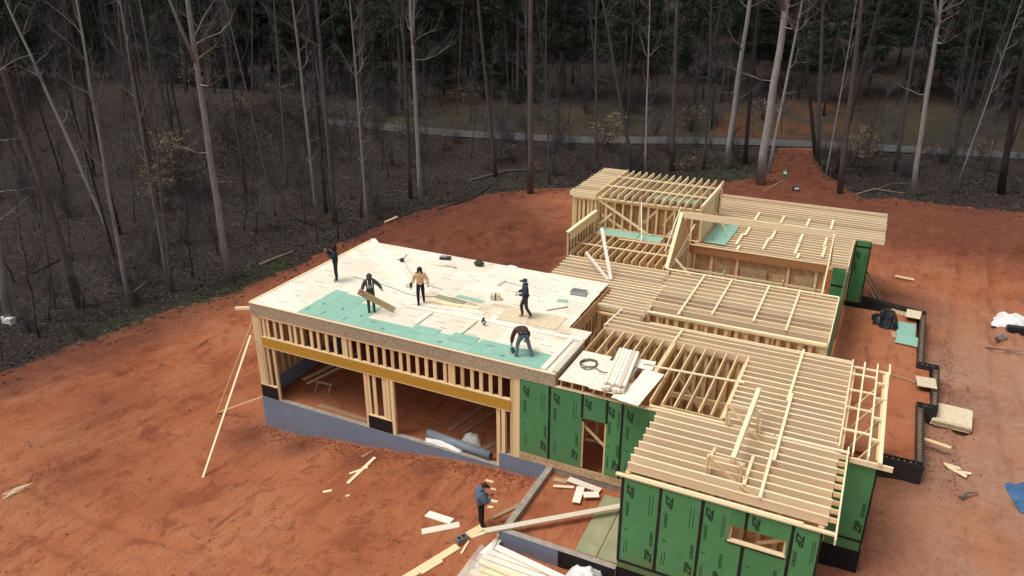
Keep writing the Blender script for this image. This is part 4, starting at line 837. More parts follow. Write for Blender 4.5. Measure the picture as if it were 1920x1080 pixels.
# leaf litter along the wood's edge
mb = MB(); n_ = 0
while n_ < 26000:
    x = random.uniform(-62, 16); y = random.uniform(16, 86); c_ = clear_sd(x, y)
    if c_ > random.choice((-.2, -.2, -.2, .6, 2.0)) or not in_view(x, y, .02) or abs(y - road_y(x)) < 2.6 or (c_ < -9 and random.random() < .6): continue
    n_ += 1; z = gz(x, y, True) + .03; u = Vector((random.uniform(-1, 1), random.uniform(-1, 1), random.uniform(-.4, .4))).normalized() * random.uniform(.06, .17); v_ = Vector((-u.y, u.x, random.uniform(-.05, .05))) * random.uniform(.3, .8); p = Vector((x, y, z))
    mb.quad(p - u, p - v_, p + u, p + v_, random.choice(('litter_a', 'litter_a', 'litter_b')) if 'litter_a' in MAT else 'dry_leaf')
o = mb.obj('leaf_litter'); o['kind'] = 'stuff'; tag(o, 'brown fallen leaves covering the forest floor', 'leaf litter')

# ------------------------------------------------------------------ people
def person(label, loc, face, J, top, legs, shoe='shoe_dark', hair='hair', H=1.74, head='hair', jac=.018, skinm='skin', extra=None):
    base = dict(pel=(0, 0, .96), wai=(0, 0, 1.10), che=(0, .0, 1.30), nb=(0, 0, 1.46), nk=(0, .012, 1.53), hd=(0, .03, 1.63), ht=(0, .025, 1.735),
                sr=(.185, 0, 1.42), er=(.225, -.02, 1.14), wr=(.235, .08, .90), sl=(-.185, 0, 1.42), el=(-.225, -.02, 1.14), wl=(-.235, .08, .90),
                hr=(.095, 0, .90), kr=(.105, .02, .49), ar=(.105, -.01, .09), tr=(.12, .15, .04), hl=(-.095, 0, .90), kl=(-.105, .02, .49), al=(-.105, -.01, .09), tl=(-.12, .15, .04))
    base.update(J); s = H / 1.74; names = list(base); P = {n: Vector(v) * s for n, v in base.items()}
    rad = dict(pel=.138, wai=.138, che=.158, nb=.10, nk=.062, hd=.098, ht=.07, sr=.088, er=.064, wr=.044, sl=.088, el=.064, wl=.044, hr=.105, kr=.078, ar=.058, tr=.046, hl=.105, kl=.078, al=.058, tl=.046)
    for n in ('wai', 'che', 'sr', 'sl', 'er', 'el', 'wr', 'wl'): rad[n] += jac
    E_ = [('pel', 'wai'), ('wai', 'che'), ('che', 'nb'), ('nb', 'nk'), ('nk', 'hd'), ('hd', 'ht'), ('che', 'sr'), ('sr', 'er'), ('er', 'wr'), ('che', 'sl'), ('sl', 'el'), ('el', 'wl'), ('pel', 'hr'), ('hr', 'kr'), ('kr', 'ar'), ('ar', 'tr'), ('pel', 'hl'), ('hl', 'kl'), ('kl', 'al'), ('al', 'tl')]
    me = bpy.data.meshes.new('sk'); me.from_pydata([P[n] for n in names], [(names.index(a), names.index(b)) for a, b in E_], [])
    o = bpy.data.objects.new('sk', me); COL.objects.link(o); md = o.modifiers.new('s', 'SKIN'); md.use_smooth_shade = True; o.modifiers.new('u', 'SUBSURF').levels = 2
    for n, sv in zip(names, me.skin_vertices[0].data): q = rad[n] * s; sv.radius = (q, q); sv.use_root = (n == 'pel')
    bpy.context.view_layer.update(); body = bpy.data.meshes.new_from_object(o.evaluated_get(bpy.context.evaluated_depsgraph_get())); bpy.data.objects.remove(o)
    body.materials.clear()
    for m in (top, legs, shoe, skinm): body.materials.append(MAT[m])
    zone = {('pel', 'wai'): 0, ('wai', 'che'): 0, ('che', 'nb'): 0, ('nb', 'nk'): 3, ('nk', 'hd'): 3, ('hd', 'ht'): 3, ('ar', 'tr'): 2, ('al', 'tl'): 2}
    for a, b in E_:
        if a[0] in 'se' and a != 'sk' or a == 'che': zone.setdefault((a, b), 0)
        elif a[0] in 'hk' or a == 'pel': zone.setdefault((a, b), 1)
    for p in body.polygons:
        c = p.center; best = (1e9, 0)
        for (a, b), zn in zone.items():
            A, B = P[a], P[b]; d = B - A; t = max(0, min(1, (c - A).dot(d) / max(1e-9, d.length_squared))); dd = (c - A - d * t).length / (rad[a] * s)
            if dd < best[0]: best = (dd, zn)
        p.material_index = best[1]; p.use_smooth = True
    face = Vector((face[0], face[1], 0)).normalized(); M = Matrix.Translation(loc) @ Matrix.Rotation(math.atan2(-face.x, face.y), 4, 'Z')
    root = tag(link('person', None, None, M), label, 'person'); link('body', body, root, M)
    hd = P['hd']; fwd = Vector((0, 1, 0)); hu = (P['ht'] - P['nk']).normalized(); side = Vector((1, 0, 0)); fwd = hu.cross(side).normalized() * -1; fwd = fwd if fwd.y > 0 or abs(hu.z) < .3 else -fwd
    fm = MB()
    fm.tube([hd + fwd * .075 * s, hd + fwd * .112 * s - hu * .012], [.016 * s, .010 * s], skinm, 5)
    for q in (-1, 1):
        fm.blob(hd + side * q * .092 * s, (.012, .03, .04), skinm, 6, 4, 0); fm.blob(hd + fwd * .083 * s + side * q * .033 * s + hu * .02, (.012, .010, .009), 'tool_dark', 5, 3, 0)
    fm.box((-.028, -.004, -.006), (.028, .004, .006), 'cloth_brown', Matrix.Translation(hd + fwd * .088 * s - hu * .045 * s)); fm.obj('face', root, M)
    hm = MB()
    rot = Matrix((side, fwd, hu)).transposed()
    def hp(x, y, z): return hd + rot @ Vector((x * s, y * s, z * s))
    if head == 'long':
        hm.blob(hp(0, -.02, .03), (.115 * s, .115 * s, .115 * s), hair, 12, 8, .12, 3, 3); hm.blob(hp(0, -.075, -.13), (.12 * s, .06 * s, .19 * s), hair, 10, 7, .2, 5, 3)
        for q in (-1, 1): hm.blob(hp(.095 * q, .01, -.12), (.032 * s, .045 * s, .17 * s), hair, 8, 6, .2, 6 + q, 3)
    elif head == 'curly': hm.blob(hp(0, -.03, .03), (.145 * s, .14 * s, .14 * s), hair, 14, 10, .5, 4, 5); hm.blob(hp(0, -.07, -.08), (.13 * s, .09 * s, .12 * s), hair, 12, 8, .4, 9, 5)
    elif head == 'hood': hm.blob(hp(0, -.03, .01), (.125 * s, .12 * s, .145 * s), top, 12, 9, .1, 5, 3); hm.blob(hp(0, -.04, -.13), (.14 * s, .115 * s, .07 * s), top, 12, 6, .15, 5, 3)
    elif head == 'cap':
        hm.blob(hp(0, -.01, .055), (.103 * s, .11 * s, .085 * s), hair, 12, 8, .03, 5, 3); M3 = Matrix.Translation(hp(0, .14, .05)) @ rot.to_4x4(); hm.box((-.075, -.06, -.008), (.075, .07, .008), hair, M3); hm.blob(hp(0, -.05, -.11), (.12 * s, .10 * s, .06 * s), top, 10, 6, .15, 2, 3)
    else: hm.blob(hp(0, -.02, .035), (.105 * s, .108 * s, .10 * s), hair, 12, 8, .1, 5, 3)
    hm.obj('hood' if head == 'hood' else 'cap' if head == 'cap' else 'hair', root, M, True)
    for sd in 'rl':
        wr, el = P['w' + sd], P['e' + sd]; d = (wr - el).normalized(); a = d.cross(Vector((0, 1, .3))).normalized(); n = a.cross(d); h_ = MB(); q = -1 if sd == 'r' else 1
        R3 = Matrix((a, n, d)).transposed().to_4x4(); h_.blob(wr + d * .05, (.042 * s, .022 * s, .055 * s), skinm, 8, 6, 0, 0, 1, R3.to_3x3())
        for i, L in enumerate((.062, .075, .07, .052)):
            b0 = wr + d * .088 + a * (-.030 + .02 * i); b1 = b0 + (d * .8 + n * .35) * L * .5; b2 = b1 + (d * .3 + n * .9) * L * .5; h_.tube([b0 - d * .02, b1, b2], [.0105, .0095, .0075], skinm, 5)
        t0 = wr + d * .03 + a * .035 * q; t1 = t0 + (d * .6 + a * .6 * q + n * .3) * .035; t2 = t1 + (d * .8 + n * .5) * .03; h_.tube([t0, t1, t2], [.0125, .011, .008], skinm, 5); h_.obj('hand', root, M, True)
    if extra: extra(root, M, P)
    return root, M, P
DZ = 4.603; left = -rt; toward = -hf
walk = dict(hr=(.09, 0, .9), kr=(.10, .16, .52), ar=(.10, .10, .10), tr=(.11, .26, .05), hl=(-.09, 0, .9), kl=(-.10, -.03, .49), al=(-.10, -.24, .13), tl=(-.11, -.10, .04))
# curly haired person photographing from the roof edge
_, MX, PX = person('person with curly dark hair in a long black coat holding up a phone', (-21.26, 25.48, DZ), left + toward * .15,
    dict(er=(.24, .15, 1.22), wr=(.10, .34, 1.50), el=(-.24, .13, 1.20), wl=(-.05, .35, 1.48)), 'cloth_slate', 'cloth_slate', 'shoe', head='curly', H=1.70)
ph = MB(); ph.box((-.04, -.006, -.08), (.04, .006, .08), 'tool_dark'); o = ph.obj('phone', None, MX @ Matrix.Translation((.03, .42, 1.50))); tag(o, 'dark phone held up by the curly haired person', 'phone')
def vest(root, M, P):
    v = MB()
    for q in (-.09, .09): v.tube([(q, .18, 1.15), (q, .19, 1.32), (q * .95, .10, 1.46), (q * .9, -.10, 1.45), (q, -.19, 1.28)], .018, 'cloth_white', 4)
    v.blob((.02, .19, 1.2), (.06, .03, .09), 'metal_grey', 8, 6, 0); v.obj('harness', root, M)
_, MX, PX = person('person in a dark grey hooded top with pale harness straps carrying a board', (-17.88, 23.42, DZ), toward + rt * .25,
    dict(er=(.30, .08, 1.20), wr=(.36, .22, 1.02), el=(-.38, .10, 1.24), wl=(-.46, .26, 1.12), hd=(0, .06, 1.62), ht=(0, .05, 1.73)), 'cloth_grey', 'cloth_grey', head='hood', H=1.70, extra=vest)
a_, b_ = CAM + ray(672, 546) * ((Vector((-17.75, 23.2, 0)) - CAM).dot(hf) / ray(672, 546).dot(hf)), CAM + ray(740, 582) * ((Vector((-17.0, 23.45, 0)) - CAM).dot(hf) / ray(740, 582).dot(hf))
tag(board('board', a_, b_, .03, .32, 'osb', None, R(14)), 'tan sheathing offcut carried slantwise by the person in the grey hood', 'board')
def belt(root, M, P):
    v = MB(); v.tube([(.17 * math.cos(t), .15 * math.sin(t), 1.0) for t in [i * math.pi / 6 for i in range(13)]], .028, 'cloth_brown', 5, False); v.blob((.18, -.02, .93), (.05, .09, .11), 'tool_dark', 8, 6, .1); v.blob((-.18, .0, .94), (.045, .08, .10), 'tool_dark', 8, 6, .1); v.obj('tool_belt', root, M)
_, MX, PX = person('person with long dark hair in a peach jacket walking with a nail gun', (-16.47, 25.0, DZ), toward,
    dict(walk, er=(.30, .02, 1.17), wr=(.34, .20, 1.05), el=(-.30, 0, 1.18), wl=(-.36, .16, 1.04), wai=(0, 0, 1.12)), 'cloth_tan', 'cloth_black', 'shoe_dark', head='long', H=1.66)
def nailgun(label, M, parent=None):
    mb = MB(); mb.tube([(0, 0, .02), (0, 0, .22)], .045, 'tool_dark', 8); mb.box((-.02, -.16, .13), (.02, .04, .17), 'tool_dark'); mb.box((-.018, -.17, -.03), (.018, -.12, .16), 'tool_dark'); mb.box((-.02, -.14, -.06), (.02, .03, -.03), 'metal_grey'); mb.tube([(0, 0, -.08), (0, 0, .04)], .02, 'metal_grey', 6)
    return tag(mb.obj('nail_gun', parent, M), label, 'nail gun')
nailgun('black nail gun held by the person in the peach jacket', MX @ Matrix.Translation((.36, .28, .86)))
mb = MB(); mb.tube([(0, 0, 0), (0, .3, .02)], .014, 'lumber', 5); mb.box((-.06, .28, -.015), (.06, .32, .035), 'metal_grey'); tag(mb.obj('hammer', None, MX @ Matrix.Translation((-.38, .2, 1.0))), 'hammer held out by the person in the peach jacket', 'hammer')
person('person in a navy hooded jacket and cap walking across the roof with a tool belt', (-11.93, 25.69, DZ), left + toward * .1,
    dict(walk, er=(.24, .05, 1.16), wr=(.20, .28, 1.10), el=(-.23, .06, 1.15), wl=(-.16, .30, 1.12)), 'cloth_navy', 'cloth_olive', 'shoe', hair='cloth_navy', head='cap', H=1.70, extra=belt)
def belt2(root, M, P):
    v = MB(); v.tube([(.19 * math.cos(t), -.03 + .16 * math.sin(t), .99) for t in [i * math.pi / 6 for i in range(13)]], .03, 'cloth_black', 5, False); v.blob((.22, .0, .88), (.06, .10, .13), 'cloth_brown', 8, 6, .1); v.obj('tool_belt', root, M)
_, MX, PX = person('person in a brown jacket and grey jeans bending over to saw the green sheet', (-10.61, 22.66, DZ), hf + left * .25,
    dict(pel=(0, -.08, .93), wai=(0, .05, 1.0), che=(0, .26, 1.02), nb=(0, .40, .95), nk=(0, .46, .90), hd=(0, .53, .82), ht=(0, .60, .76), sr=(.19, .34, .95), er=(.27, .42, .66), wr=(.22, .46, .42), sl=(-.19, .34, .95), el=(-.30, .38, .64), wl=(-.32, .42, .36),
         hr=(.1, -.06, .88), kr=(.22, .02, .48), ar=(.31, -.14, .09), tr=(.35, .02, .04), hl=(-.1, -.06, .88), kl=(-.19, .06, .48), al=(-.24, -.04, .09), tl=(-.27, .12, .04)), 'cloth_brown', 'denim', head='short', H=1.74, extra=belt2)
mb = MB(); mb.box((-.12, -.16, 0), (.12, .16, .012), 'metal_grey'); mb.box((-.05, -.12, .01), (.07, .12, .14), 'box_green'); mb.tube([(0, -.1, .14), (0, -.02, .22), (0, .1, .15)], .022, 'tool_dark', 6); mb.tube([(.08, -.11, .05), (.085, .0, .05)], .09, 'metal_grey', 12)
tag(mb.obj('circular_saw', None, MX @ Matrix.Translation((-.30, .38, .012))), 'green circular saw on the green sheet beside the bending person', 'saw')
gp = hit(902, 991)
_, MX, PX = person('person in a blue grey jacket standing on the red soil looking down at a phone', (gp.x, gp.y, gz(gp.x, gp.y, True)), rt + hf * .3,
    dict(er=(.25, .10, 1.14), wr=(.10, .30, 1.16), el=(-.25, .08, 1.14), wl=(-.10, .30, 1.14), nb=(0, .02, 1.47), nk=(0, .06, 1.53), hd=(0, .13, 1.60), ht=(0, .16, 1.70)), 'cloth_blue', 'cloth_black', head='cap', hair='hair', H=1.76, jac=.05)
ph = MB(); ph.box((-.04, -.08, -.006), (.04, .08, .006), 'tool_dark'); tag(ph.obj('phone', None, MX @ Matrix.Translation((.0, .40, 1.20)) @ Matrix.Rotation(R(40), 4, 'X')), 'dark phone in the hands of the person in the blue grey jacket', 'phone')

# ------------------------------------------------------------------ loose things on the roofs
def lb(name, label, cat, p0, p1, wd, ht, mat, roll=0., group=None): return tag(board(name, p0, p1, wd, ht, mat, None, roll), label, cat, group)
def plank(label, x0, y0, x1, y1, wd, th, mat, z=None, off=0., name='plank', group=None):
    za = gz(x0, y0, True) if z is None else z; zb = gz(x1, y1, True) if z is None else z
    mid = gz((x0 + x1) / 2, (y0 + y1) / 2, True) if z is None else z; dz = max(0, mid - (za + zb) / 2)
    return lb(name, label, 'plank' if name == 'plank' else name.replace('_', ' '), (x0, y0, za + th / 2 + off + dz), (x1, y1, zb + th / 2 + off + dz), wd, th, mat, 0, group)
def sheet(label, cx, cy, z, lx, ly, rz, mat, th=.015, tilt=0., name='plywood_sheet', edge='osb'):
    mb = MB(); mb.box((-lx / 2, -ly / 2, 0), (lx / 2, ly / 2, th), edge, None, {5: mat}); return tag(mb.obj(name, None, Matrix.Translation((cx, cy, z)) @ Matrix.Rotation(rz, 4, 'Z') @ Matrix.Rotation(tilt, 4, 'X')), label, 'sheet')
lb('timber_beam', 'long white beam lying across the far corner of the garage roof', 'beam', (-22.85, 30.5, 4.70), (-17.9, 26.25, 4.70), .26, .2, 'lumber_white')
sheet('bare tan sheathing sheet under the feet of the person in navy', -11.68, 25.72, 4.607, 2.62, 1.22, R(3.5), 'osb_pale' if 'osb_pale' in MAT else 'deck')
sheet('narrow green strip of sheathing beside the strapped nail box', -14.85, 26.35, 4.608, 1.3, .28, R(-4), 'deck_teal')
sheet('small green offcut near the grey crate on the roof', -11.2, 27.9, 4.608, .45, .3, R(10), 'deck_teal'); sheet('torn grey green offcut behind the person in the peach jacket', -15.6, 25.9, 4.608, 1.5, .35, R(-8), 'teal_faded')
lb('kerb_offcut', 'long pale board lying loose behind the kerb frame on the roof', 'board', (-16.3, 25.35, 4.635), (-14.0, 25.62, 4.635), .16, .05, 'lumber_pale')
mb = MB(); mb.blob((0, 0, .13), (.26, .18, .14), 'tool_dark', 12, 8, .25, 2); mb.tube([(-.12, 0, .24), (0, 0, .36), (.12, 0, .24)], .018, 'tool_dark', 5); tag(mb.obj('tool_bag', None, Matrix.Translation((-16.37, 29.98, 4.59))), 'round black tool bag near the back edge of the garage roof', 'bag')
mb = MB(); mb.box((-.26, -.14, 0), (.26, .14, .12), 'tool_dark'); mb.box((-.22, -.1, .12), (.1, .1, .18), 'metal_grey'); mb.tube([(.1, 0, .12), (.3, .1, .1)], .02, 'tool_dark', 5); tag(mb.obj('tool_case', None, Matrix.Translation((-18.26, 30.03, 4.6)) @ Matrix.Rotation(.3, 4, 'Z')), 'flat grey tool case at the back edge of the garage roof', 'case')
mb = MB(); mb.blob((0, 0, .1), (.13, .1, .1), 'tool_dark', 8, 6, .2); mb.tube([(0, 0, .12), (.25, .1, .38)], .02, 'tool_dark', 5); mb.tube([(0, 0, .12), (-.3, .05, .05)], .016, 'tool_dark', 5); mb.tube([(.05, 0, .1), (.1, -.2, .3)], .014, 'tool_dark', 5); tag(mb.obj('cordless_tool', None, Matrix.Translation((-19.95, 28.8, 4.6))), 'small black power tool with a cord beside the long white beam', 'tool')
for p0, p1, l in (((-18.1, 29.1), (-17.2, 29.3), 'thin dark rod on the roof, crossing another'), ((-17.9, 29.35), (-17.1, 29.15), 'thin brown lath on the roof, crossing a rod')): lb('lath', l, 'lath', (*p0, 4.615), (*p1, 4.615), .03, .02, 'lumber_weathered')
mb = MB(); mb.box((-.22, -.15, 0), (.22, .15, .24), 'osb_pale' if 'osb_pale' in MAT else 'osb'); mb.box((-.025, -.155, -.0), (.025, .155, .245), 'tool_dark'); tag(mb.obj('nail_box', None, Matrix.Translation((-13.85, 26.8, 4.605)) @ Matrix.Rotation(.4, 4, 'Z')), 'tan nail box with a black strap in the middle of the roof', 'box')
mb = MB(); mb.box((-.05, -.32, 0), (.05, .32, .012), 'metal_grey'); mb.box((.05, .2, 0), (.9, .235, .012), 'metal_grey'); tag(mb.obj('drywall_square', None, Matrix.Translation((-14.4, 28.5, 4.606)) @ Matrix.Rotation(-.1, 4, 'Z')), 'grey metal tee square lying flat on the roof', 'square')
mb = MB()
for i in range(4): mb.box((-.32, -.2 + .13 * i, 0), (.32, -.17 + .13 * i, .16), 'metal_grey')
mb.box((-.33, -.22, .0), (-.3, .22, .17), 'metal_grey'); mb.box((.3, -.22, 0), (.33, .22, .17), 'metal_grey'); mb.box((-.3, -.2, 0), (.3, .2, .03), 'tool_dark'); tag(mb.obj('crate', None, Matrix.Translation((-10.85, 28.9, 4.605)) @ Matrix.Rotation(.1, 4, 'Z')), 'open grey slatted crate near the garage roof edge that meets the joists', 'crate')
for i, (x, y, a, L) in enumerate(((-11.6, 29.2, .1, .6), (-11.4, 28.5, -.3, .4), (-11.25, 29.35, 1.2, .5))): lb('scrap_wood', ['pale stick beside the grey crate', 'short bright chip in front of the grey crate', 'bright lath standing out behind the grey crate'][i], 'scrap wood', (x - L / 2 * math.cos(a), y - L / 2 * math.sin(a), 4.62), (x + L / 2 * math.cos(a), y + L / 2 * math.sin(a), 4.62 + (.3 if i == 2 else 0)), .05, .03, 'lumber_white')
mb = MB(); mb.blob((0, 0, .02), (.3, .16, .05), 'paper_white', 9, 5, .4, 3, 4); tag(mb.obj('crumpled_paper', None, Matrix.Translation((-14.87, 30.5, 4.6))), 'crumpled white paper at the back edge of the roof', 'paper')
nailgun('grey nail gun standing on the kerb frame of the roof', Matrix.Translation((-13.2, 24.35, 4.74)) @ Matrix.Rotation(1.2, 4, 'Z') @ Matrix.Rotation(.5, 4, 'X'))
lb('long_handle', 'long thin handle lying behind the person in navy', 'handle', (-11.4, 26.7, 4.63), (-10.75, 27.4, 4.63), .03, .03, 'lumber_weathered')
def hose(label, pts, mat='hose', r=.012, name='air_hose'):
    mb = MB(); out = []
    P_ = [Vector(p) for p in pts]
    for i in range(len(P_) - 1):
        a, b, c, d = P_[max(0, i - 1)], P_[i], P_[i + 1], P_[min(len(P_) - 1, i + 2)]
        for q in range(8):
            t = q / 8; out.append(.5 * ((2 * b) + (c - a) * t + (2 * a - 5 * b + 4 * c - d) * t * t + (3 * b - a - 3 * c + d) * t ** 3))
    mb.tube(out + [P_[-1]], r, mat, 5); return tag(mb.at(name), label, 'hose')
hose('thin dark cord trailing from the small black tool across the roof', [(-19.7, 28.7, 4.615), (-18.6, 27.6, 4.615), (-17.3, 26.9, 4.615), (-16.4, 26.7, 4.615)], r=.009)
hose('dark air hose running along the teal sheets', [(-20.9, 26.2, 4.615), (-19.0, 26.0, 4.615), (-17.2, 25.6, 4.615), (-15.8, 26.1, 4.615), (-14.3, 25.9, 4.615)], r=.01)
hose('coil of grey air hose on the small deck', [(-8.26 + (.26 + .03 * (i % 3)) * math.cos(i * .7), 23.3 + (.30 + .03 * (i % 4)) * math.sin(i * .7), 4.49 + .004 * i) for i in range(27)] + [(-7.6, 23.0, 4.5), (-7.2, 23.3, 4.5)], r=.018)
# bundles beside the small deck
root = thing('lumber_bundle', 'bundle of white boards with rough ends leaning over the small deck', 'lumber', (-7.1, 23.2, 4.5))
for i in range(6):
    x = -7.52 + .13 * i; board('plank', (x, 24.85 - .03 * i, 4.57 + .005 * i), (x + .35, 21.75 + .05 * (i % 3), 4.60), .125, .1 + .02 * (i % 2), 'lumber_white', root); board('plank', (x + .02, 24.6, 4.72), (x + .36, 21.9 + .07 * (i % 2), 4.75), .115, .07, 'lumber_white', root)
sheet('wide white panel with small print hanging over the wall plate', -6.05, 22.55, 4.52, .72, 2.3, R(-6), 'lumber_white', .02, R(2), edge='osb'); sheet('white panel lying crosswise behind the bundle of white boards', -6.75, 24.2, 4.485, 1.3, .7, R(3), 'lumber_white'); sheet('short white panel tucked between the bundle and the wide panel', -6.5, 22.1, 4.475, .5, 1.2, R(-4), 'lumber_white')
roof_sheet(-13.2, -10.9, 37.15, 38.05, 4.53, 0, None, False); o = bpy.context.scene.objects[-1]
roof_sheet(-10.85, -9.6, 37.1, 38.0, 4.53, 0, None, False); roof_sheet(-7.6, -6.45, 38.38, 41.9, 4.48, R(-1), None, True); roof_sheet(-11.6, -8.9, 42.2, 43.0, 5.3, 0, None, False)
for o, l in zip([q for q in COL.objects if q.name.startswith('coated_roof_sheet') and q.parent is None], ('green sheet laid behind the open bay below the clerestory, longer of two', 'green sheet laid behind the open bay below the clerestory, shorter of two', 'green sheet with black print lying on the far wing joists', 'green sheet inside the clerestory behind its studs')): tag(o, l, 'sheet')

# ------------------------------------------------------------------ loose things on the ground
cz = Vector((-23.2, 21.95, 3.75)); f1, f2 = hit(380, 897), hit(406, 776)
lb('prop', 'long pale brace propping the garage corner, the one reaching farther out', 'brace', f1, (-23.25, 21.85, 3.05), .09, .045, 'lumber_pale'); lb('prop', 'shorter brace propping the garage corner from the side', 'brace', f2, (-23.28, 22.1, 3.6), .09, .045, 'lumber')
lb('stake_board', 'thin board tying the side brace back to the foundation', 'board', f2 + Vector((0, 0, .05)), (-23.25, 22.0, -.1), .05, .04, 'lumber'); lb('stub_board', 'short stub of board sticking out from the garage fascia corner', 'board', (-23.9, 21.85, 4.2), (-23.19, 22.0, 4.3), .1, .12, 'lumber_pale')
# porch
sheet('faded green sheet in the porch, nearer the long white board', -6.42, 20.0, .44, .72, 3.1, R(1.5), 'teal_faded', .02); sheet('faded green sheet in the porch against the green wall', -5.66, 20.0, .445, .74, 3.1, R(1.5), 'teal_faded', .02)
lb('plank', 'long white board laid from the porch corner to the faded sheets', 'plank', (-9.65, 17.72, .70), (-6.0, 20.85, .74), .22, .045, 'lumber_white')
PS = [('tan block of sheathing in the porch beside the foundation', -8.56, 21.6, .5, .22, .1, 'osb'), ('pale plank scrap in the porch touching the tee of scraps', -8.3, 21.27, .75, .12, .35, 'lumber_pale'), ('long speckled white plank in the porch', -7.65, 21.66, 1.3, .28, -.1, 'lumber_white'), ('speckled white plank in the porch forming the stem of a tee', -7.62, 21.0, .9, .28, 1.75, 'lumber_white'), ('ragged speckled offcut in the porch', -7.2, 21.15, .55, .3, .5, 'lumber_white')]
for i, (l, x, y, L, w_, a, m) in enumerate(PS): lb('scrap_wood', l, 'scrap wood', (x - L / 2 * math.cos(a), y - L / 2 * math.sin(a), .45 + .035 * i), (x + L / 2 * math.cos(a), y + L / 2 * math.sin(a), .45 + .035 * i), w_, .03, m)
GP = [('speckled white board on red soil lying slantwise', -12.4, 18.52, -11.33, 18.42, .32, 'lumber_white'), ('speckled white board with a notched end on red soil', -12.05, 17.6, -10.98, 18.36, .28, 'lumber_white'), ('long tan plank ending at the grey block', -11.5, 15.0, -10.5, 17.4, .28, 'lumber'), ('narrow lath beside the long tan plank', -10.95, 15.85, -10.62, 16.6, .08, 'lumber_pale'), ('short slanting lath just past the grey block', -10.2, 17.1, -10.27, 17.75, .07, 'lumber_pale'),
      ('wide weathered plank at the feet of the person in the blue grey jacket', -10.42, 17.95, -10.12, 18.5, .3, 'lumber'), ('narrow pale plank below the end of the long white board', -10.27, 17.9, -9.9, 18.35, .12, 'lumber_pale'), ('brown weathered plank leaning on the porch wall', -10.05, 19.05, -9.5, 20.15, .16, 'lumber_weathered'), ('small tan offcut below the garage foundation', -11.4, 21.1, -11.05, 21.05, .1, 'lumber'), ('thin pale chip behind the person in the blue grey jacket', -10.95, 20.6, -10.7, 20.6, .06, 'lumber_pale'), ('small tan block beside the person in the blue grey jacket', -10.6, 19.95, -10.3, 19.95, .12, 'lumber'), ('pale chip at the knee of the person in the blue grey jacket', -10.5, 19.55, -10.3, 19.6, .1, 'lumber_pale')]
for l, a, b, c, d, w_, m in GP: plank(l, a, b, c, d, w_, .04, m)
# concrete block
p = hit(866, 1018); mb = MB()
for lo, hi in (((-.2, -.1, 0), (-.165, .1, .2)), ((.165, -.1, 0), (.2, .1, .2)), ((-.018, -.065, 0), (.018, .065, .2)), ((-.165, -.1, 0), (.165, -.066, .2)), ((-.165, .066, 0), (.165, .1, .2))): mb.box(lo, hi, 'block_grey')
tag(mb.obj('concrete_block', None, Matrix.Translation((p.x, p.y, gz(p.x, p.y, True) + .03)) @ Matrix.Rotation(R(62), 4, 'Z')), 'grey hollow concrete block at the end of a long tan plank', 'block')
# wrapped lumber stack in front of the porch wall
root = thing('lumber_stack', 'plastic wrapped stack of white boards and sheets in front of the porch wall', 'lumber', (-7.5, 16.4, -.2))
for i in range(3): board('pallet_runner', (-9.3 + i * 1.9, 15.2, -.05), (-9.3 + i * 1.9, 17.35, -.05), .1, .12, 'lumber_weathered', root)
for j in range(7):
    for q in range(4):
        if q == 3 and j > 4: continue
        jy, jz = random.uniform(-.02, .02), random.uniform(-.006, .006)
        board('plank', (-9.35 + random.uniform(-.12, .25) + .15 * (q == 3), 17.12 - .26 * j + jy, .09 + .13 * q + jz), (-4.6, 17.05 - .26 * j + random.uniform(-.03, .03), .09 + .13 * q + jz), .205 if q == 3 else .225, .112, 'lumber_white' if random.random() < .6 else 'lumber_pale', root)
board('plank', (-9.0, 17.3, .62), (-4.6, 16.75, .60), .2, .07, 'lumber_white', root); board('plank', (-9.15, 16.5, .61), (-4.6, 16.2, .60), .14, .06, 'lumber_pale', root); board('plank', (-8.6, 15.9, .62), (-4.6, 16.0, .55), .2, .06, 'lumber_white', root)
for q in range(5): board('sheet_board', (-9.6 + .02 * q, 15.0, -.0 + .02 * q), (-9.55, 16.95, -.0 + .02 * q), .5, .018, 'osb', root)
def crumple(mb, cx, cy, z, lx, ly, h, mat, seed, nx_=14, ny_=14, rz=0., drop=.3):
    b = len(mb.v)
    for j in range(ny_ + 1):
        for i in range(nx_ + 1):
            u, v_ = i / nx_ * 2 - 1, j / ny_ * 2 - 1; x, y = u * lx / 2, v_ * ly / 2; q = noise.noise(Vector((u * 2.2, v_ * 2.2, seed))) + .5 * noise.noise(Vector((u * 5, v_ * 5, seed + 3)))
            x += .12 * noise.noise(Vector((u * 2, v_ * 2, seed + 9))) * lx; y += .12 * noise.noise(Vector((u * 2, v_ * 2, seed + 17))) * ly
            e = max(abs(u), abs(v_)); zz = h * (1 - e ** 2.5) + q * h * .28; c_, s_ = math.cos(rz), math.sin(rz); mb.v.append((cx + x * c_ - y * s_, cy + x * s_ + y * c_, z + max(.0, zz)))
    for j in range(ny_):
        for i in range(nx_): mb.f.append((b + j * (nx_ + 1) + i, b + j * (nx_ + 1) + i + 1, b + (j + 1) * (nx_ + 1) + i + 1, b + (j + 1) * (nx_ + 1) + i)); mb.m.append(mb.mi(mat))
mb = MB(); pts = [(-9.75, 15.3), (-9.72, 16.2), (-9.68, 17.1)]
n1, n2 = 12, 14; b0 = 0
for i in range(n1 + 1):
    for j in range(n2 + 1):
        t = j / n2; y = 15.2 + 2.0 * i / n1
        x, z = ((-9.42 + .55 * (t - .5) * 2, .62) if t > .5 else (-9.45 - .12 * (1 - abs(t - .25) * 2), -.1 + 1.44 * t)); q = noise.noise(Vector((y * 2.5, t * 6, 3))) * .05; mb.v.append((x + q, y + q, z + q * .7))
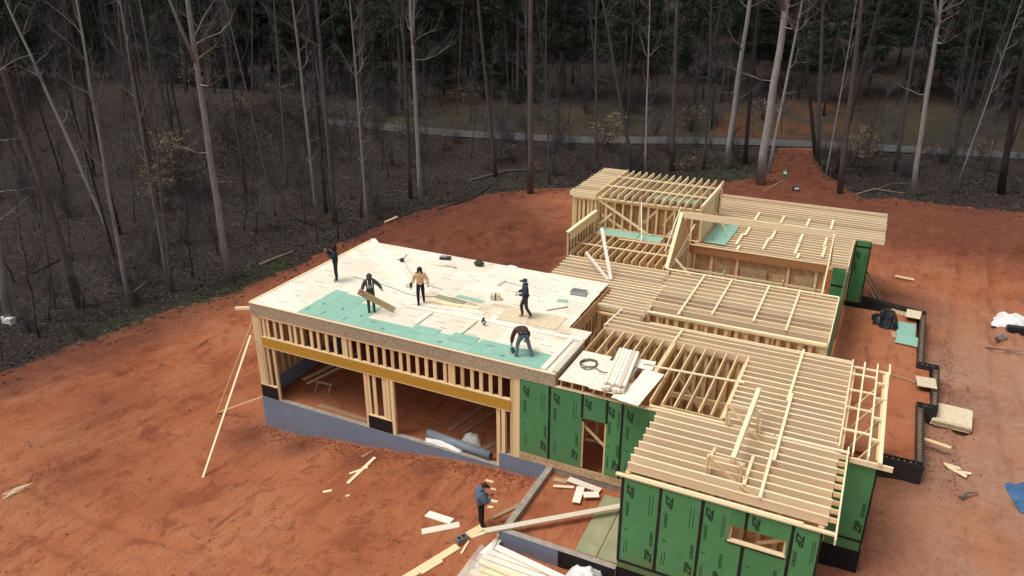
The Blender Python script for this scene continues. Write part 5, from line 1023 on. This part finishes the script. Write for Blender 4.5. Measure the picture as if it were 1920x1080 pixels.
for i in range(n1):
    for j in range(n2): b = i * (n2 + 1) + j; mb.f.append((b, b + 1, b + n2 + 2, b + n2 + 1)); mb.m.append(mb.mi('film'))
g = G('film'); MAT['film'] = g.out((.72, .75, .75), .18); g.b.inputs['Alpha'].default_value = .28; g.b.inputs['Specular IOR Level'].default_value = .5
mb.at('plastic_film', root, smooth=True)
root = thing('offcut_stack', 'row of white boards stacked against the outer porch corner', 'lumber', (-9.45, 17.75, -.1))
for i in range(5): board('plank', (-9.62 + .10 * i, 17.3, .05 + .05 * i), (-9.42 + .08 * i if i < 4 else -9.35, 18.15, .12 + .05 * i), .09, .045, 'lumber_white', root)
mb = MB(); crumple(mb, -6.1, 17.55, .1, 1.15, .95, .55, 'wrap_white', 4, rz=.2); tag(mb.at('plastic_bag', smooth=True), 'crumpled white plastic sack against the black foundation', 'sack')
# garage floor things
root = thing('membrane_roll', 'long grey blue roll of membrane lying over the garage sill', 'roll', (-13.2, 22.3, -.1))
mb = MB(); mb.tube([(-14.77, 22.46, .17), (-11.75, 22.16, .19)], .17, 'roll_grey', 16); mb.at('roll', root, smooth=True); mb = MB(); mb.tube([(-14.79, 22.462, .17), (-14.775, 22.46, .17)], .09, 'tool_dark', 12); mb.tube([(-11.745, 22.16, .19), (-11.73, 22.158, .19)], .09, 'tool_dark', 12); mb.at('core', root)
mb = MB(); crumple(mb, -13.9, 22.22, .0, 1.7, .3, .16, 'wrap_white', 2, 18, 6, -.03); tag(mb.at('plastic_wrap', smooth=True), 'torn white wrapping along the garage sill in front of the roll', 'wrapping'); mb = MB(); crumple(mb, -13.05, 23.0, -.1, .8, .6, .4, 'wrap_white', 7, 10, 10, .4); tag(mb.at('plastic_wrap', smooth=True), 'bunched white wrapping behind the grey blue roll', 'wrapping')
IG = [('pale plank inside the garage along the blue side wall', -22.6, 24.0, -21.9, 27.4, .2, 'lumber'), ('second plank inside the garage beside the side wall', -22.2, 23.8, -21.5, 27.0, .16, 'lumber_pale'), ('plank standing off the pile inside the garage', -21.6, 26.5, -21.0, 28.6, .14, 'lumber_weathered'), ('wide board along the inside of the garage sill by the corner post', -20.5, 22.55, -17.5, 22.45, .25, 'lumber_weathered'), ('dark plank alone on the garage floor', -18.9, 24.2, -18.6, 25.6, .1, 'lumber_weathered'), ('brown board lying inside the garage door with the roll, closest to the middle post', -14.3, 23.3, -13.9, 25.8, .2, 'lumber_weathered'), ('brown board lying inside the garage door with the roll, between two others', -13.7, 23.4, -13.2, 25.8, .2, 'lumber_weathered'), ('brown board lying inside the garage door with the roll, by the green wall', -12.5, 22.6, -11.6, 24.6, .26, 'lumber_weathered')]
for l, a, b, c, d, w_, m in IG: plank(l, a, b, c, d, w_, .04, m, -.115)
root = thing('saw_horse', 'small weathered saw horse on the garage floor by the planks', 'saw horse', (-21.1, 23.6, -.12)); board('rail', (-21.5, 23.6, .3), (-20.6, 23.7, .3), .1, .08, 'lumber_weathered', root)
for x, y in ((-21.4, 23.4), (-21.4, 23.85), (-20.7, 23.45), (-20.7, 23.9)): board('leg', (x, y, -.12), (x + .02, 23.64, .28), .06, .04, 'lumber_weathered', root)
# left lot scraps
for i, (a, b, w_, l) in enumerate((((652, 908), (703, 858), .14, 'pale board lying on red soil below the garage wall, longer of two crossing'), ((655, 888), (690, 878), .1, 'short pale board crossing a longer one below the garage wall'), ((606, 925), (622, 920), .12, 'tiny pale wood chip on the open red soil'), ((648, 932), (656, 930), .1, 'tiny white chip beside a wood chip on the red soil'), ((678, 856), (697, 846), .1, 'weathered lath close to the dirt heaped on the foundation'))):
    A, B = hit(*a), hit(*b); plank(l, A.x, A.y, B.x, B.y, w_, .035, 'lumber_pale' if i != 4 else 'lumber_weathered', off=.01)
p = hit(18, 606); mb = MB(); mb.box((-.42, -.2, 0), (.42, .2, .42), 'paper_white'); mb.blob((0, 0, .25), (.45, .24, .24), 'paper_white', 12, 8, .2, 2, 2); tag(mb.obj('white_bundle', None, Matrix.Translation(p)), 'white wrapped bundle at the foot of a pale trunk', 'bundle')
mb = MB(); A, B = hit(8, 935), hit(58, 912)
for i in range(14): mb.tube([A + rv(.1) + Vector((0, 0, .08)), A.lerp(B, .5) + rv(.1) + Vector((0, 0, .12)), B + rv(.12) + Vector((0, 0, .08))], .012, 'lumber_pale', 4)
tag(mb.at('stick_heap'), 'small heap of pale dry sticks on the open red soil', 'sticks')
def branch(label, pts, r0, mat='bark_dead', forks=2, name='fallen_branch'):
    mb = MB(); P_ = [hit(*q) + Vector((0, 0, .06 + (.05 if i else 0))) for i, q in enumerate(pts)]; n = len(P_); mb.tube(P_, [r0 * (1 - .65 * i / (n - 1)) for i in range(n)], mat, 6)
    for _ in range(forks):
        i = random.randrange(1, n); d = (P_[i] - P_[i - 1]).normalized() + rv(.7); d.z = abs(d.z) * .15 + .02; q = P_[i - 1].lerp(P_[i], .5); mb.tube([q, q + d * .7, q + d * 1.3 + rv(.2) + Vector((0, 0, .05))], [r0 * .5, r0 * .35, r0 * .12], mat, 4)
    return tag(mb.at(name), label, 'branch')
branch('long fallen log at the edge of the red clearing near the roof corner', [(487, 498), (520, 485), (550, 474)], .11, forks=1); branch('fallen grey branch forked on the litter beside the red lot', [(1605, 366), (1640, 356), (1665, 361), (1695, 364)], .09); branch('upper arm of a fallen grey branch beside the red lot', [(1640, 357), (1668, 348), (1692, 344)], .06, forks=1)
branch('dark fallen log crossing the wood toward the red bank', [(60, 515), (100, 495), (130, 480)], .12, 'bark_dark'); branch('thin fallen pole leaning on the wood floor by the moss', [(250, 550), (290, 520)], .06); branch('fallen trunk lying between the spoil bank and the stout pine', [(880, 340), (950, 322), (1020, 318)], .12, 'bark_grey'); branch('broken branch by the rim of the spoil bank', [(820, 395), (890, 372), (935, 340)], .09, 'bark_dark'); branch('dark log on the forest floor behind the group of three', [(540, 400), (590, 425)], .12, 'bark_dark'); branch('thin stick on the red lot near the white tarp', [(1845, 654), (1868, 658), (1890, 660)], .05, 'bark_red'); branch('twisted root lump on the pale lot near the wood scraps', [(1800, 935), (1812, 928), (1832, 929)], .08, forks=0)
A, B = hit(722, 420), hit(745, 411); lb('split_log', 'orange split wood lying on the rim of the spoil bank', 'wood', A + Vector((0, 0, .15)), B + Vector((0, 0, .2)), .14, .1, 'lumber')
# power post at the drive
p = hit(1467, 362); root = thing('power_post', 'temporary power post with a green box and a slanted brace by the drive', 'post', p); board('post', p, p + Vector((0, 0, 2.3)), .1, .1, 'lumber_weathered', root); board('brace', p + Vector((-1.6, -.4, .05)), p + Vector((0, 0, 1.2)), .09, .04, 'lumber_weathered', root)
mb = MB(); mb.box((-.18, -.14, 1.45), (.18, -.03, 2.0), 'box_green'); mb.box((-.12, -.152, 1.72), (.12, -.141, 1.92), 'paper_white'); mb.obj('meter_box', root, Matrix.Translation(p)); mb = MB(); mb.tube([(0, 0, 2.2), (0, 0, 2.65)], .03, 'box_green', 6); mb.obj('conduit', root, Matrix.Translation(p))
p = hit(1491, 357); mb = MB(); mb.box((-.3, -.25, 0), (.3, .25, .12), 'tool_dark'); mb.box((-.2, -.26, .12), (.26, .16, .38), 'tool_dark'); mb.box((-.16, -.275, .14), (.22, -.262, .34), 'paper_white'); tag(mb.obj('power_box', None, Matrix.Translation(p) @ Matrix.Rotation(.4, 4, 'Z')), 'black box with a white face on the soil by the drive', 'box')
mb = MB(); fp = [hit(1524, 296), hit(1540, 316), hit(1556, 330), hit(1580, 345)]
for a, b in zip(fp, fp[1:]): mb.quad(a, b, b + Vector((0, 0, .55)), a + Vector((0, 0, .5)), 'tarp_black')
root = thing('silt_fence', 'low black silt fence along the curve of the drive', 'fence', fp[0]); mb.at('fabric', root)
for q in fp: board('stake', q, q + Vector((0, 0, .8)), .04, .04, 'lumber_weathered', root)

# ------------------------------------------------------------------ foundation form and things on the right
FZ = .92; segs = [((3.38, 42.6), (3.22, 36.3)), ((3.22, 36.3), (3.88, 36.3)), ((3.88, 36.3), (3.75, 32.4)), ((3.75, 32.4), (3.22, 32.4)), ((3.22, 32.4), (3.2, 27.75)), ((3.2, 27.75), (1.56, 27.75)), ((3.38, 42.6), (.35, 43.4))]
root = thing('foundation_form', 'black ribbed foundation form stepping around the red fill beside the house', 'foundation', (3.3, 35, 0))
for a, b in segs:
    a, b = Vector((*a, 0)), Vector((*b, 0)); d = (b - a).normalized(); n = Vector((-d.y, d.x, 0))
    for q in (-.12, .12): board('form_panel', a + n * q - d * .12 + Vector((0, 0, .35)), b + n * q + d * .12 + Vector((0, 0, .35)), .05, 1.14, 'foam_black', root)
    L = (b - a).length; mb = MB()
    for i in range(int(L / .2)): c = a + d * (.1 + .2 * i); mb.beam(c - n * .1 + Vector((0, 0, .84)), c + n * .1 + Vector((0, 0, .84)), .035, .05, 'lumber_weathered')
    mb.beam(a + Vector((0, 0, .3)), b + Vector((0, 0, .3)), .2, .6, 'concrete'); o = mb.at('form_ties', root); o['kind'] = 'stuff'
mb = MB(); mb.box((1.535, 27.9, -.3), (3.1, 42.8, .70), 'fill'); mb.box((-.5, 27.95, -.3), (1.534, 42.2, .698), 'fill'); struct(mb.at('soil_fill'))
mb = MB(); mb.box((3.101, 32.55, -.3), (3.63, 36.2, .69), 'fill'); struct(mb.at('soil_fill'))
mb = MB(); crumple(mb, 1.75, 40.75, .7, .95, 1.5, .75, 'tarp_black', 5, 14, 14, .1); crumple(mb, 1.35, 40.9, .7, .7, 1.2, .35, 'tarp_black', 8, 10, 10, .1); tag(mb.at('covered_machine', smooth=False), 'black tarp covered machine on the red fill beside loose sheets', 'machine')
sheet('tan sheathing offcut by the black machine, longest of three', 2.5, 42.5, .71, 1.3, .7, R(-8), 'osb'); sheet('tan sheathing offcut overlapping the corner of the foundation form', 2.9, 42.0, .95, .7, 1.1, R(-5), 'osb_pale' if 'osb_pale' in MAT else 'osb'); sheet('tan sheathing offcut under the green sheets', 2.25, 39.5, .705, .6, .7, R(3), 'osb')
sheet('green sheet on the red fill nearest the black machine', 2.62, 40.3, .74, .85, 1.75, R(-2), 'deck_teal', .018); sheet('green sheet on the red fill overlapping another green sheet', 2.7, 38.95, .76, 1.05, 1.1, R(-6), 'deck_teal', .018)
sheet('tan sheet resting on the foundation form', 3.45, 34.4, .94, .78, .95, R(4), 'osb_pale' if 'osb_pale' in MAT else 'osb', .03); lb('plank', 'thin weathered plank pointing at the sheet on the foundation form', 'plank', (1.9, 35.0, .73), (3.1, 34.6, .73), .12, .04, 'lumber_weathered')
root = thing('sheet_stack', 'stack of pale sheathing sheets on the bare lot beside the foundation form', 'sheets', (4.5, 32.9, .1))
for i in range(9):
    mb = MB(); mb.box((-.71, -.75, 0), (.71, .75, .028), 'osb_pale', None, {5: 'osb_pale'}); mb.obj('sheet', root, Matrix.Translation((4.52 + random.uniform(-.05, .05), 32.85 + random.uniform(-.04, .04), .22 + .03 * i)) @ Matrix.Rotation(R(-4 + random.uniform(-1.5, 1.5)), 4, 'Z'))
for y in (32.3, 33.4): board('bearer', (3.85, y, .17), (5.2, y - .05, .17), .1, .1, 'lumber', root)
plank('pale plank lying off the end of the foundation form', 3.4, 30.4, 4.35, 29.98, .18, .045, 'lumber', off=.35)
for i, (x, y, a, L, w_) in enumerate(((4.45, 29.25, .3, .6, .2), (4.6, 29.05, -.2, .7, .18), (4.9, 29.2, -.15, .4, .12))): plank(['pale wood scrap on the lot, lowest of a heap', 'pale wood scrap on the lot, across the heap', 'small pale wood scrap beside a heap'][i], x - L / 2 * math.cos(a), y - L / 2 * math.sin(a), x + L / 2 * math.cos(a), y + L / 2 * math.sin(a), w_, .04, 'lumber_pale', off=.03 * i, name='scrap_wood')
mb = MB(); crumple(mb, 7.75, 45.1, .1, 1.6, 1.9, .45, 'wrap_white', 3, 14, 14, -.2); tag(mb.at('white_tarp'), 'heap under a white tarp on the bare lot', 'tarp'); mb = MB(); mb.box((-.45, -.2, 0), (.45, .2, .3), 'tarp_black'); mb.box((-.4, -.16, .3), (.4, .16, .36), 'tool_dark'); tag(mb.obj('black_case', None, Matrix.Translation((7.85, 43.9, .1)) @ Matrix.Rotation(.1, 4, 'Z')), 'black case in front of the white tarp heap', 'case')
mb = MB(); mb.blob((0, 0, .15), (.28, .24, .24), 'rock', 10, 7, .4, 5, 2); tag(mb.obj('rock', None, Matrix.Translation((7.1, 42.6, .05))), 'brown boulder on the lot below the white tarp heap', 'rock')
mb = MB(); crumple(mb, 6.9, 28.5, .1, 1.3, 1.7, .22, 'tarp_blue', 6, 14, 14, .3); tag(mb.at('blue_tarp'), 'wrinkled blue tarp on the bare lot', 'tarp')
lb('plank', 'pale plank alone on the red lot beyond the far wing', 'plank', (1.97, 49.4, .25), (3.0, 49.2, .25), .16, .05, 'lumber_pale')
for i, (x, y) in enumerate(((.95, 44.2), (1.0, 45.0), (.9, 45.9))): lb('strut', ['rough strut leaning on the far wing wall by the green panel', 'rough strut leaning on the far wing wall, middle of three', 'rough strut leaning on the far wing wall at the back'][i], 'strut', (x + .5, y - .3, .1), (.36, y, 1.5), .12, .05, 'lumber_weathered')
# clods of red clay where the ground was dug
mb = MB()
for i in range(2600):
    m_ = random.random()
    if m_ < .35: x, y = random.uniform(-23.6, -9.6), 21.9 - abs(random.gauss(0, .45)) - .05
    elif m_ < .6: x, y = random.gauss(4.3, .5), random.uniform(27, 43)
    elif m_ < .8: x, y = random.gauss(-25, 4), random.gauss(44, 6)
    else: x, y = random.uniform(-34, -8), random.uniform(9, 21)
    if x > -22.9 and 22 < y < 30.6 and x < -9: continue
    s_ = random.uniform(.012, .05) * (1.2 if m_ < .35 else .8); mb.blob((x, y, gz(x, y, True) + s_ * .3), (s_ * 1.2, s_, s_ * .7), 'clod', 5, 3, .5, i)
plain('clod', (.25, .085, .045), .95, .3)
o = mb.obj('soil_clods'); o['kind'] = 'stuff'; tag(o, 'clods of dug red clay along the foundation and banks', 'soil clods')
